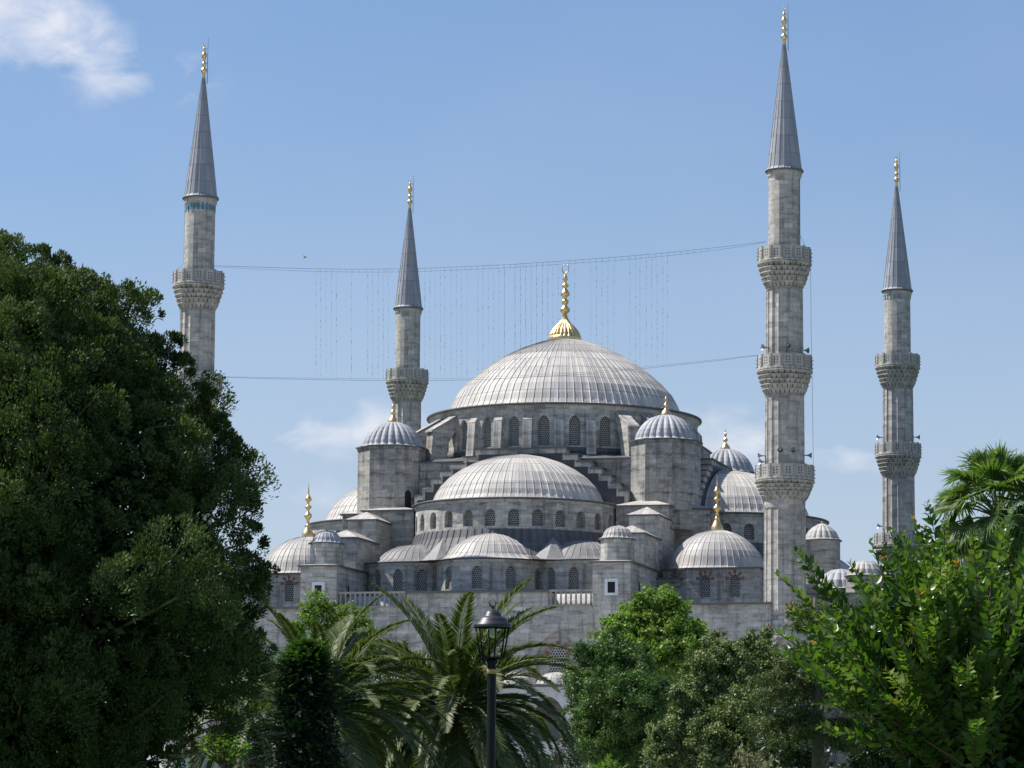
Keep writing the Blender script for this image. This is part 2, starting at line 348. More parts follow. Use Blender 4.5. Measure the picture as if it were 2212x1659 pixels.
def prism(mb, pts, z0, z1, top=True):
    for i in range(len(pts)):
        a, b = pts[i], pts[(i + 1) % len(pts)]
        mb.quad([(*a, z0), (*b, z0), (*b, z1), (*a, z1)])
    if top: mb.quad([(*p, z1) for p in pts])
def ngon(n, r, c=(0, 0), off=0.): return [(c[0] + r * math.sin(R(off + 360 * k / n)), c[1] - r * math.cos(R(off + 360 * k / n))) for k in range(n)]
def hip(mb, x0, x1, y0, y1, z, h, o=.18, ridge=True):
    """hipped lead roof with a flat edge board"""
    x0 -= o; x1 += o; y0 -= o; y1 += o; cx = (x0 + x1) / 2; hw = (x1 - x0) / 2
    ya, yb = (y0 + hw, y1 - hw) if y1 - y0 > 2 * hw else ((y0 + y1) / 2,) * 2
    a, b = (cx, ya, z + h), (cx, yb, z + h); p = [(x0, y0, z), (x1, y0, z), (x1, y1, z), (x0, y1, z)]
    def f(q):
        u = planar_uv(q); mb.quad(q, [(s[0] / .8, s[1] / 1.6 + .2) for s in u])
    f([p[0], p[1], a]); f([p[1], p[2], b, a] if ya != yb else [p[1], p[2], a]); f([p[2], p[3], b]); f([p[3], p[0], a, b] if ya != yb else [p[3], p[0], a])
def edge(mb, x0, x1, y0, y1, z, o=.2, t=.16): mb.box(x0 - o, x1 + o, y0 - o, y1 + o, z - t, z - .003)
def finial(prof_px, s, z0, name, parent, loc, lobes=0, crescent=0.):
    b = MB(); base = prof_px[0][1]
    p = [(max(h * s, .004), z0 + (base - y) * s) for h, y in prof_px]
    p2 = []
    for (a, b_), (c, d) in zip(p[:-1], p[1:]):
        for t in (0, .5): p2.append((a + (c - a) * t, b_ + (d - b_) * t))
    p2.append(p[-1])
    if lobes: lathe(b, p2[:17], n=lobes * 6, lobes=lobes, lobe_d=.12); lathe(b, p2[16:], n=18)
    else: lathe(b, p2, n=18)
    if crescent:
        zc = p[-1][1] + crescent * .8
        pts = [(crescent * .55 * math.sin(R(a)), 0, zc - crescent * .8 * math.cos(R(a))) for a in range(-155, 156, 15)]
        b.tube(pts, [max(.02, crescent * .13 * math.cos(R(a * .55))) for a in range(-155, 156, 15)], 6)
    return obj(name, b, 'gold', parent, loc)
FIN_MAIN = [(125, 672), (124, 650), (114, 620), (97, 590), (76, 565), (50, 540), (30, 515), (20, 490), (17, 465), (36, 447), (38, 430), (20, 412), (15, 400), (26, 382), (26, 368), (14, 355), (14, 340), (34, 325), (34, 310), (18, 285), (10, 270), (25, 260), (25, 248), (10, 235), (12, 215), (20, 205), (10, 175), (4, 160)]
FIN_MID = [(57, 792), (56, 772), (50, 750), (30, 715), (20, 690), (22, 680), (16, 676), (13, 640), (18, 625), (35, 605), (35, 590), (18, 572), (10, 560), (10, 542), (29, 525), (29, 512), (10, 502), (10, 480), (15, 470), (30, 455), (29, 445), (12, 415), (6, 400), (9, 385), (3, 340), (1, 295)]
FIN_TUR = [(54, 370), (50, 350), (35, 325), (15, 305), (10, 290), (26, 275), (24, 262), (10, 245), (6, 235), (16, 215), (13, 200), (4, 185), (6, 176), (2, 160), (1, 150)]
FIN_MIN = [(8, 240), (8, 206), (16, 197), (16, 188), (7, 180), (6, 170), (12, 162), (12, 155), (6, 148), (8, 130), (15, 118), (13, 108), (6, 95), (8, 84), (7, 78), (3, 70), (2, 58)]

# ------------------------------------------------------------------ ground
gb = MB(); ys = [-60, 0, 40, 80, 120, 150, 170, 190, 210, 230, 250, 270, 300, 360, 480, 900, 3000]; xs = [-2500, -400, -150, -60, 0, 60, 150, 400, 2500]
for i in range(len(xs) - 1):
    for j in range(len(ys) - 1):
        gb.quad([(x, y, ground_z(x, y)) for x, y in ((xs[i], ys[j]), (xs[i + 1], ys[j]), (xs[i + 1], ys[j + 1]), (xs[i], ys[j + 1]))])
tag(obj('ground', gb, 'grass'), kind='structure')
pb = MB()
for j in range(5, 13):
    pb.quad([(-130, ys[j], ground_z(0, ys[j]) + .004), (130, ys[j], ground_z(0, ys[j]) + .004), (130, ys[j + 1], ground_z(0, ys[j + 1]) + .004), (-130, ys[j + 1], ground_z(0, ys[j + 1]) + .004)])
tag(obj('pavement', pb, 'paving'), kind='structure')

# ------------------------------------------------------------------ mosque
base_z = GZ + EYE
mosque = empty('mosque', (CC.x, CC.y, base_z), -TH)
tag(mosque, 'great grey stone mosque with cascading lead domes behind the trees', 'mosque')
Z0 = (0, 0, -GZ)
# main dome
b = MB(); lathe(b, [(16.36, 49.1), (14.6, 49.2), (14.1, 49.45), (13.8, 49.95), (13.5, 50.7), (12.8, 51.95), (11.6, 53.25), (10.25, 54.45), (9, 55.4), (7.8, 56.2), (6.5, 56.95), (5.1, 57.62), (3.2, 58.32), (1.9, 58.7), (0.05, 58.9)], ribs=92, rib_h=.065, rib_w=.075, vrow=2.05)
md = obj('main_dome', b, 'lead', mosque, Z0)
finial(FIN_MAIN, .0161, 58.66, 'finial', md, (0, 0, 0), lobes=22, crescent=.75)
# main drum
b = MB(); RD = 15.9; fn = cyl(RD); n28 = [RD * R(-180 + 12.857 * (k + .5)) for k in range(28)]
wall(b, fn, -math.pi * RD, math.pi * RD, 43.0, 48.75, [(s, 1.3, 44.2, 47.65, True) for s in n28], .5, .9)
lathe(b, [(RD, 48.35), (RD + .12, 48.5), (RD + .2, 48.7), (RD + .25, 48.86)], n=112, ucount=100)
drum = obj('drum', b, 'stone', mosque, Z0)
b = MB(); lathe(b, [(RD - .1, 43.2), (RD + .12, 43.21), (RD + .12, 43.9), (RD + .02, 44.0)], n=112, ucount=110); obj('drum_skirt', b, 'lead_dark', drum)
b = MB(); lathe(b, [(16.1, 48.86), (16.38, 48.87), (16.42, 48.98), (16.38, 49.1)], n=112); obj('eave', b, 'eave', drum)
b = MB(); pane(b, fn, 0, 1.3, 44.2, 47.65, True, .42); wm = obj('window', b, 'grille', drum, rz=R(12.857 * .5)).data
for k in range(1, 28): inst('window', wm, drum, rz=R(12.857 * (k + .5)))
b = MB()                                                  # buttress between two windows
def wedge(b, x0, x1, r_in, r_lo, r_hi, z0, z1, z2):
    P = lambda x, r, z: (x, -r, z)
    b.quad([P(x0, r_lo, z0), P(x1, r_lo, z0), P(x1, r_hi, z1), P(x0, r_hi, z1)])
    b.quad([P(x0, r_hi, z1), P(x1, r_hi, z1), P(x1, r_in, z2), P(x0, r_in, z2)])
    for x in (x0, x1): b.quad([P(x, r_in, z0), P(x, r_lo, z0), P(x, r_hi, z1), P(x, r_in, z2)])
wedge(b, -.55, .55, 15.8, 16.75, 16.4, 43.1, 47.2, 47.9)
bm_ = None
for k in range(28):
    a = 12.857 * k; rel = (a + 45) % 90 - 45
    if abs(abs(rel) - 45) < 18: continue
    if bm_ is None: o = obj('buttress', b, 'stone', drum, rz=R(a)); bm_ = o.data
    else: inst('buttress', bm_, drum, rz=R(a))
b = MB()                                                  # large flying buttress: sloping slab on an arched pier
x0, x1 = -.62, .62
P = lambda x, r, z: (x, -r, z)
out = [(15.2, 48.5), (15.2, 46.9), (16.2, 46.2), (17.0, 44.9), (17.3, 43.3), (17.3, 42.4), (19.5, 42.4), (19.15, 46.2), (15.2, 48.5)]
for x in (x0, x1): b.quad([P(x, r_, z) for r_, z in out[:-1]])
for (ra, za), (rb_, zb_) in zip(out[:-1], out[1:]): b.quad([P(x0, ra, za), P(x1, ra, za), P(x1, rb_, zb_), P(x0, rb_, zb_)])
b.quad([P(x0 - .12, 15.2, 48.75), P(x1 + .12, 15.2, 48.75), P(x1 + .12, 19.4, 46.3), P(x0 - .12, 19.4, 46.3)])
b.quad([P(x0 - .12, 19.4, 46.3), P(x1 + .12, 19.4, 46.3), P(x1 + .12, 19.4, 46.12), P(x0 - .12, 19.4, 46.12)])
for x in (x0 - .12, x1 + .12): b.quad([P(x, 15.2, 48.75), P(x, 19.4, 46.3), P(x, 19.4, 46.12), P(x, 15.2, 48.56)])
fm = None
for q in range(4):
    for a in (39, 51):
        if fm is None: fm = obj('flying_buttress', b, 'stone', drum, rz=R(a)).data
        else: inst('flying_buttress', fm, drum, rz=R(q * 90 + a))

SIDE = {}
def shared(key, name, mk, mat, parent, loc=(0, 0, 0), rz=0.):
    if key in SIDE: return inst(name, SIDE[key], parent, loc, rz)
    o = obj(name, mk(), mat, parent, loc, rz); SIDE[key] = o.data; return o
def mk(fnc):
    def g():
        b = MB(); fnc(b); return b
    return g
def cube_roof(b):                                         # quarter of the square roof round the drum, front side
    W = 17.5
    for i in range(12):
        a, c = -45 + 7.5 * i, -45 + 7.5 * (i + 1)
        pa = (W * math.tan(R(a)), -W, 42.35); pc = (W * math.tan(R(c)), -W, 42.35)
        b.quad([pa, pc, (16.1 * math.sin(R(c)), -16.1 * math.cos(R(c)), 43.3), (16.1 * math.sin(R(a)), -16.1 * math.cos(R(a)), 43.3)], [(2 * i, 0), (2 * i + 2, 0), (2 * i + 2, .8), (2 * i, .8)])
STEPS = [(5.3, 43.35), (6.7, 42.55), (8.3, 41.75), (9.5, 40.95), (10.6, 40.1), (11.6, 39.2), (12.5, 38.3)]
def stepped(b, y0, y1, dz=0., dx=0.):
    prev = 0
    for (u, z) in STEPS:
        for s_ in (1, -1):
            l, r_ = sorted((s_ * prev, s_ * (u - dx)));
            if r_ > l: b.box(l, r_, y0, y1, 34, z - dz)
        prev = u - dx
def stepcaps(b):
    prev = 0
    for (u, z) in STEPS:
        for s_ in (1, -1):
            l, r_ = sorted((s_ * (prev - (.0 if prev == 0 else .15)), s_ * (u + .15)))
            b.box(l, r_, -19.35, -17.35, z + .003, z + .17)
        prev = u
    b.box(-17.65, 17.65, -17.75, -17.3, 42.2, 42.34)
def half_drum(b):
    r_ = 11.6; wall(b, cyl(r_), -r_ * R(95), r_ * R(95), 32.6, 36.5, [(r_ * R(13 * k), 1.22, 33.5, 35.35, False) for k in range(-6, 7)], .6, .8)
    lathe(b, [(r_, 36.1), (r_ + .18, 36.25), (r_ + .22, 36.42)], n=60, a0=-95, a1=95, ucount=36)
def half_dome(b): lathe(b, [(11.95, 36.62), (10.35, 36.7), (9.9, 36.9), (9.62, 37.3), (9.42, 37.85), (8.85, 38.8), (7.85, 39.85), (6.5, 40.8), (4.95, 41.6), (3.2, 42.2), (1.5, 42.52), (0.04, 42.65)], ribs=70, a0=-97.7, a1=97.7, rib_h=.055, rib_w=.07, vrow=1.95)
def skirt(b): lathe(b, [(11.63, 33.2), (11.9, 32.3), (12.5, 31.1), (13.3, 30.1), (14.4, 29.65), (16.0, 29.5)], ribs=84, a0=-102, a1=102, rib_h=.07, rib_w=.08, vrow=1.9)
EXW = {0: (-35, 0, 35, 70, -70), 1: (4, -21, 30), -1: (-4, 21, -30)}
def ex_wall(kind):
    def g(b):
        r_ = 6.15; wall(b, cyl(r_), -r_ * R(100), r_ * R(100), 24.0, 29.45, [(r_ * R(a), 1.12, 26.3, 28.75, True) for a in EXW[kind]], .35, .7)
        lathe(b, [(r_, 29.1), (r_ + .15, 29.25), (r_ + .2, 29.42)], n=36, a0=-100, a1=100, ucount=20)
    return g
def ex_dome(a0, a1, kz=1.):
    def g(b):
        pr = [(r_, 29.56 + (z - 29.56) * kz) for r_, z in [(6.45, 29.56), (5.95, 29.66), (5.5, 29.85), (5.1, 30.15), (4.75, 30.6), (4.2, 31.25), (3.4, 31.85), (2.5, 32.35), (1.3, 32.7), (0.03, 32.8)]]
        lathe(b, pr, ribs=40, a0=a0, a1=a1, rib_h=.055, rib_w=.065, vrow=1.7)
        if a1 - a0 < 350:
            for a in (a0, a1):
                b.quad([(r_ * math.sin(R(a)), -r_ * math.cos(R(a)), z) for r_, z in pr] + [(0, 0, 29.5)])
    return g
def rowof(prev): return prev
for q in range(4):
    rz = R(90 * q)
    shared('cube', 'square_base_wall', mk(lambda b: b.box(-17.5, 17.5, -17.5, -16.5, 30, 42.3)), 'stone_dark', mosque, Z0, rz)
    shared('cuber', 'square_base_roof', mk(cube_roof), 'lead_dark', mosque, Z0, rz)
    st = shared('step', 'stepped_arch', mk(lambda b: stepped(b, -19.2, -17.45)), 'stone', mosque, Z0, rz)
    shared('stepi', 'lead_lining', mk(lambda b: stepped(b, -19.26, -19.1, .55, .38)), 'navy', st)
    shared('stepc', 'coping', mk(stepcaps), 'eave', st)
    # half dome
    c = Matrix.Rotation(rz, 3, 'Z') @ Vector((0, -19.7, -GZ))
    hd = shared('hdrum', 'half_dome_drum', mk(half_drum), 'stone', mosque, c, rz)
    shared('hdome', 'half_dome', mk(half_dome), 'lead_half', mosque, c, rz)
    shared('heave', 'eave', mk(lambda b: lathe(b, [(11.7, 36.44), (12.02, 36.46), (12.05, 36.58), (11.9, 36.66)], n=70, a0=-97, a1=97)), 'eave', hd)
    for k in range(-6, 7): shared('hwin', 'window', mk(lambda b: pane(b, cyl(11.6), 0, 1.22, 33.5, 35.35, False, .52)), 'grille', hd, rz=R(13 * k))
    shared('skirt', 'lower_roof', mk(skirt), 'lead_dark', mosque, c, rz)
    for kind, cx, cy in ((0, 0, -30.0), (-1, -9.5, -26.8), (1, 9.5, -26.8)):
        c2 = Matrix.Rotation(rz, 3, 'Z') @ Vector((cx, cy, -GZ))
        ew = shared('exw%d' % kind, 'exedra_wall', mk(ex_wall(kind)), 'stone', mosque, c2, rz)
        shared('exd%d' % kind, 'exedra_dome', mk(ex_dome(*((-108, 108), (-126, 45, .8), (-45, 126, .74))[kind])), 'lead_mid' if kind else 'lead_plain', mosque, c2, rz)
        shared('exe', 'eave', mk(lambda b: lathe(b, [(6.2, 29.44), (6.48, 29.45), (6.52, 29.56), (6.42, 29.6)], n=44, a0=-105, a1=105)), 'eave', ew)
        for a in EXW[kind]: shared('exwin', 'window', mk(lambda b: pane(b, cyl(6.15), 0, 1.12, 26.3, 28.75, True, .3)), 'grille', ew, rz=R(a))
    for px_, py_ in ((-5.6, -30.4), (6.9, -30.3)):
        c2 = Matrix.Rotation(rz, 3, 'Z') @ Vector((px_, py_, -GZ))
        shared('pyr', 'buttress_cap', mk(lambda b: lathe(b, [(2.9, 29.5), (2.5, 29.8), (1.5, 30.7), (.65, 31.6), (.02, 32.2)], n=8, smooth=False, ucount=12, vrow=1.6)), 'lead_mid', mosque, c2, rz)
    # weight turret at each corner of the square
    c = Matrix.Rotation(rz, 3, 'Z') @ Vector((16.2, -16.2, -GZ))
    def turret(b):
        prism(b, ngon(8, 3.98, off=22.5), 34, 44.0, False); prism(b, ngon(8, 4.1, off=22.5), 43.75, 44.02, False)
    tu = shared('tur', 'weight_turret', mk(turret), 'stone_dark', mosque, c, rz)
    shared('tue', 'eave', mk(lambda b: (prism(b, ngon(8, 4.28, off=22.5), 44.03, 44.16), b.quad([(*p, 44.03) for p in ngon(8, 4.28, off=22.5)]))), 'eave', tu)
    shared('tud', 'dome', mk(lambda b: lathe(b, [(4.0, 44.17), (3.68, 44.28), (3.5, 44.45), (3.42, 44.85), (3.2, 45.35), (2.85, 45.9), (2.4, 46.4), (1.75, 46.85), (.95, 47.15), (0.03, 47.25)], n=144, lobes=24, lobe_d=.085, ucount=24, vrow=1.5)), 'lead_blue', tu)
    if 'fint' in SIDE: inst('finial', SIDE['fint'], tu)
    else: SIDE['fint'] = finial(FIN_TUR, .01157, 47.18, 'finial', tu, (0, 0, 0)).data
    if q == 3: obj('doorway', mk(lambda b: pane(b, lambda s, z, d: (s, -3.695 + d, z), .2, .8, 37.0, 39.0, False, 0))(), 'dark', tu, rz=R(45) - rz)
    tb = shared('tbase', 'turret_base', mk(lambda b: (b.box(-4.4, 1.6, -5.4, 3, 22, 36.38), b.box(1.6, 5.4, -1.6, 4.4, 22, 36.3))), 'stone_dark', mosque, c, rz)
    def tbr(b): hip(b, -4.4, 1.6, -5.4, 3, 36.5, 1.0, .25); hip(b, -1.6, 5.4, -1.6, 4.4, 36.47, .8, .25)
    shared('tbr', 'roof', mk(tbr), 'lead_plain', tb)
    shared('tbe', 'eave', mk(lambda b: (edge(b, -4.4, 1.6, -5.4, 3, 36.5, .27), edge(b, 1.0, 5.4, -1.6, 4.4, 36.47, .27))), 'eave', tb)
    # corner dome
    c = Matrix.Rotation(rz, 3, 'Z') @ Vector((23.7, -23.7, -GZ))
    pts = [(-5.1, -4.2), (-2.1, -5.9), (5.9, -5.9), (5.9, 2.1), (4.2, 5.1), (-5.1, 5.1)]
    def cb(b):
        for i in range(6):
            p0, p1 = pts[i], pts[(i + 1) % 6]; L = math.hypot(p1[0] - p0[0], p1[1] - p0[1])
            ops = {0: [(1.9, 1.05, 25.6, 27.95, False)], 1: [(2.1, 1.05, 25.6, 27.95, False), (5.35, 1.05, 25.6, 27.95, False)], 2: [(2.6, 1.05, 25.6, 27.95, False), (5.9, 1.05, 25.6, 27.95, False)], 3: [(1.5, 1.05, 25.6, 27.95, False)]}.get(i, [])
            wall(b, flat(p0, p1), 0, L, 22, 28.6, ops, .3, 9)
    cd = shared('cbody', 'corner_dome_base', mk(cb), 'stone', mosque, c, rz)
    def cpanes(b):
        pass
    for i, ss in ((0, (1.9,)), (1, (2.1, 5.35)), (2, (2.6, 5.9)), (3, (1.5,))):
        for s1_ in ss:
            f_ = flat(pts[i], pts[(i + 1) % 6])
            shared('cw%d_%.1f' % (i, s1_), 'window', mk(lambda b: pane(b, f_, s1_, 1.05, 25.6, 27.95, False, .25)), 'grille', cd)
            def vous(b, col_=0):
                for k in range(9):
                    if k % 2 != col_: continue
                    a, a2 = math.pi * (k / 9.), math.pi * ((k + 1) / 9.)
                    zc = 27.43; pp = []
                    for rr, aa in ((.56, a), (1.05, a), (1.05, a2), (.56, a2)): pp.append((s1_ - rr * math.cos(aa), zc + rr * math.sin(aa)))
                    b.quad([f_(x, z, -.02) for x, z in pp]); 
            shared('cv%d_%.1f' % (i, s1_), 'voussoirs', mk(vous), 'red', cd)
    def rim(b, o, z0, z1):
        pp = [(x * (1 + o / 5.5), y * (1 + o / 5.5)) for x, y in pts]; prism(b, pp, z0, z1); b.quad([(*p, z0) for p in pp])
    shared('crim', 'eave', mk(lambda b: rim(b, .3, 28.6, 28.76)), 'eave', cd)
    cdm = shared('cdome', 'corner_dome', mk(lambda b: lathe(b, [(5.75, 28.78), (5.5, 28.86), (5.3, 29.05), (5.15, 29.5), (4.98, 30.1), (4.6, 30.85), (4.05, 31.55), (3.3, 32.25), (2.3, 32.85), (1.2, 33.22), (0.03, 33.35)], ribs=44, rib_h=.05, rib_w=.06, vrow=1.75)), 'lead_plain', mosque, c, rz)
    if 'finc' in SIDE: inst('finial', SIDE['finc'], cdm)
    else: SIDE['finc'] = finial(FIN_MID, .01275, 33.25, 'finial', cdm, (0, 0, 0)).data

# descending blocks, window box and stair turret on the front
for s_ in (1, -1):
    U = 16.2 * s_
    def blk(name, x0, x1, y0, y1, z0, z1, h, o=.2):
        b = MB(); b.box(x0, x1, y0, y1, z0, z1 - .1); t = obj(name, b, 'stone', mosque, Z0)
        b = MB(); edge(b, x0, x1, y0, y1, z1, o + .02); obj('eave', b, 'eave', t)
        b = MB(); hip(b, x0, x1, y0, y1, z1, h, o); obj('roof', b, 'lead_plain', t); return t
    blk('stepped_buttress', U - 1.65, U + 1.65, -26.9, -21.3, 22, 34.9, 1.0)
    blk('stepped_buttress', U - 1.7, U + 1.7, -33.9, -26.0, 22, 32.25, .95)
    b = MB(); b.box(U - 2.05, U + 2.05, -41.2, -28.6, 20, 28.45); bx = obj('stair_box', b, 'stone', mosque, Z0)
    b = MB(); edge(b, U - 2.05, U + 2.05, -41.2, -28.6, 28.58, .3); obj('eave', b, 'eave', bx)
    b = MB(); hip(b, U - 2.05, U + 2.05, -41.2, -28.6, 28.58, .35, .28); obj('roof', b, 'lead_plain', bx)
    b = MB(); b.box(U - .72, U + .72, -41.26, -41.15, 25.0, 26.75); wf = obj('window', b, 'white', bx)
    b = MB(); b.quad([(U - .4, -41.265, 25.25), (U + .4, -41.265, 25.25), (U + .4, -41.265, 26.4), (U - .4, -41.265, 26.4)]); obj('opening', b, 'dark', wf)
    b = MB(); pane(b, lambda s, z, d: (U + 2.056, s, z), -37.2, .6, 24.5, 26.7, True, 0); obj('slit_window', b, 'dark', bx)
    b = MB(); prism(b, ngon(8, 1.78, (0, 0), 22.5), 28.6, 31.0, False); prism(b, ngon(8, 1.9, (0, 0), 22.5), 28.6, 28.95); stt = obj('stair_turret', b, 'stone', mosque, (U, -38.7, -GZ))
    b = MB(); prism(b, ngon(8, 2.02, (0, 0), 22.5), 31.0, 31.12); b.quad([(*p, 31.0) for p in ngon(8, 2.02, (0, 0), 22.5)]); obj('eave', b, 'eave', stt)
    b = MB(); lathe(b, [(1.9, 31.13), (1.66, 31.22), (1.52, 31.42), (1.42, 31.75), (1.15, 32.12), (.65, 32.42), (0.02, 32.55)], ribs=22, rib_h=.05, rib_w=.05, vrow=2.); obj('dome', b, 'lead_blue' if s_ < 0 else 'lead_plain', stt)

# body of the prayer hall, gallery wall and arcade
b = MB()
b.box(-29.2, 29.2, -29.2, 29.2, 0, 27.6, 'xXyY'); obj('hall_wall', b, 'stone_dark', mosque, Z0)
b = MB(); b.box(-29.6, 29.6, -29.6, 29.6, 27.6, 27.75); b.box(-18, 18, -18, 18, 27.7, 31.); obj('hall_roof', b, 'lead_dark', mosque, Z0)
fnw = flat((-33, -40.6), (33, -40.6))
ops = [(33 + u, 4.6 if abs(abs(u) - 10.2) < .1 else 5.2, 12.5, 21.3, True) for u in (-25.2, -10.2, 0, 10.2, 24.4)]
b = MB(); wall(b, fnw, 0, 26.6, 0, 23.95, [o for o in ops if o[0] < 26], .5, 3)
wall(b, fnw, 26.6, 46.0, 0, 23.95, [o for o in ops if 27 < o[0] < 46], .5, 3); b.box(-6.4, 9.2, -40.6, -40.1, 23.955, 25.45)
wall(b, fnw, 46.0, 66, 0, 23.95, [o for o in ops if o[0] > 48], .5, 3)
b.box(-6.4, -6.1, -40.1, -36, 23.9, 25.44); b.box(8.9, 9.2, -40.1, -36, 23.9, 25.44)
gw = obj('gallery_wall', b, 'stone', mosque, Z0)
for (s, wd, zb, zt, pt) in ops:
    u = s - 33
    b = MB(); pane(b, fnw, s, wd, zb, zt, pt, .46); obj('blind_arch', b, 'stone', gw)
    b = MB(); pane(b, fnw, s, 1.85, 16.6, 19.75, False, .42); obj('window', b, 'grille_big', gw)
    b = MB()
    for k in range(9):
        a, a2 = math.pi * (k / 9.), math.pi * ((k + 1) / 9.)
        if k % 2 == 0: b.quad([fnw(s - rr * math.cos(aa), 18.83 + rr * math.sin(aa), .43) for rr, aa in ((.95, a), (1.5, a), (1.5, a2), (.95, a2))])
    obj('voussoirs', b, 'red', gw)
b = MB()
for (x0, x1, z) in ((-33, -14.3, 23.95), (-6.4, 9.2, 25.45), (14.0, 33, 23.95)):
    b.box(x0 - .1, x1 + .1, -40.95, -40.3, z + .003, z + .2); 
b.box(-33, 33, -40.55, -29.3, 23.7, 23.8)
obj('coping', b, 'eave', gw)
b = MB(); b.box(-6.3, 9.1, -40.7, -35.5, 25.66, 25.72); obj('flat_roof', b, 'lead_dark', gw)
# curved lead vaults behind the open balustrades
for (x0, x1) in ((-13.9, -6.5), (9.3, 14.1)):
    b = MB()
    for i in range(6):
        a, a2 = R(15 * i), R(15 * (i + 1))
        b.quad([(x0, -39.6 + 3 * (1 - math.cos(a)), 23.85 + 1.7 * math.sin(a)), (x1, -39.6 + 3 * (1 - math.cos(a)), 23.85 + 1.7 * math.sin(a)), (x1, -39.6 + 3 * (1 - math.cos(a2)), 23.85 + 1.7 * math.sin(a2)), (x0, -39.6 + 3 * (1 - math.cos(a2)), 23.85 + 1.7 * math.sin(a2))])
    obj('vault_roof', b, 'lead_plain', mosque, Z0)
for (x0, x1, zt) in ((9.25, 14.1, 25.5), (-14.1, -6.45, 25.5)):
    b = MB(); b.box(x0, x1, -40.85, -40.45, zt - .02, zt + .18); b.box(x0, x1, -40.8, -40.4, 23.98, 24.12); bl = obj('balustrade', b, 'trim', mosque, Z0)
    n = int((x1 - x0) / .52)
    for k in range(n):
        x = x0 + .26 + k * (x1 - x0 - .5) / (n - 1)
        b = MB(); lathe(b, [(.13, 24.12), (.14, 24.3), (.09, 24.45), (.11, 24.9), (.08, 25.2), (.13, 25.35), (.13, 25.48)], n=8, c=(x, -40.62)); obj('baluster', b, 'trim', bl)
# lower arcade with its row of little domes
fa = flat((-31, -47), (31, -47)); ac = [2.2 + 4.43 * k for k in range(14)]
b = MB(); wall(b, fa, 0, 62, 9.3, 15.2, [(s, 3.5, 9.6, 14.2, True) for s in ac], .55, 5); wall(b, fa, 0, 62, 0, 9.3, [(s, 2.9, 3.2, 8.3, True) for s in ac], .55, 5)
b.box(-31, 31, -46.4, -40.7, 9.2, 9.3); arc = obj('arcade', b, 'marble', mosque, Z0)
b = MB(); b.box(-31.3, 31.3, -47.4, -40.7, 15.22, 15.4); obj('eave', b, 'eave', arc)
b = MB(); b.box(-31.2, 31.2, -47.3, -40.7, 15.41, 15.5); obj('roof', b, 'lead_plain', arc)
for k in range(14):
    shared('sdome', 'arcade_dome', mk(lambda b: lathe(b, [(2.0, 15.5), (1.85, 15.75), (1.55, 16.2), (1.0, 16.6), (.4, 16.78), (.02, 16.8)], ribs=18, rib_h=.05, rib_w=.05, vrow=9)), 'lead', arc, (-31 + ac[k], -44.6, 0))
# courtyard side to the right
b = MB(); b.box(33.5, 95, -31, 31, 0, 25.6, 'xXyYZ'); b.box(29, 37.5, -22, -10, 20, 27.5); ct = obj('courtyard_wall', b, 'stone_dark', mosque, Z0)
b = MB(); b.box(33.4, 95.2, -31.25, 31.2, 25.62, 25.8); obj('eave', b, 'eave', ct)
b = MB(); lathe(b, [(2.0, 20), (2.0, 32.3), (2.15, 32.4)], n=32, ucount=12, vrow=1); rt = obj('round_turret', b, 'stone', mosque, (34.4, -18.6, -GZ))
b = MB(); lathe(b, [(2.1, 32.38), (2.22, 32.42), (2.22, 32.52), (2.1, 32.55)], n=32); obj('eave', b, 'eave', rt)
b = MB(); lathe(b, [(2.15, 32.55), (1.95, 32.68), (1.85, 32.95), (1.55, 33.5), (1.0, 34.0), (.45, 34.3), (.1, 34.42), (.1, 34.6), (.02, 34.65)], n=96, lobes=16, lobe_d=.08, ucount=16, vrow=2); obj('dome', b, 'lead_plain', rt)
for k, (u, v, r_, zz) in enumerate(((40.6, -27.4, 1.95, 27.7), (37.3, -23.2, 2.6, 26.6), (46.5, -27.4, 1.95, 27.2), (52, -27.4, 1.95, 27.2))):
    b = MB(); prism(b, ngon(8, r_ + .1, off=22.5), 24, zz, False); dd = obj('courtyard_dome_base', b, 'stone_dark', mosque, (u, v, -GZ))
    b = MB(); prism(b, ngon(8, r_ + .28, off=22.5), zz, zz + .1); obj('eave', b, 'eave', dd)
    b = MB(); lathe(b, [(r_ + .2, zz + .12), (r_, zz + .25), (r_ * .93, zz + r_ * .4), (r_ * .72, zz + r_ * .68), (r_ * .4, zz + r_ * .86), (.02, zz + r_ * .92)], n=96, lobes=16, lobe_d=.07, ucount=16, vrow=2); obj('dome', b, 'lead_blue' if k == 1 else 'lead_plain', dd)

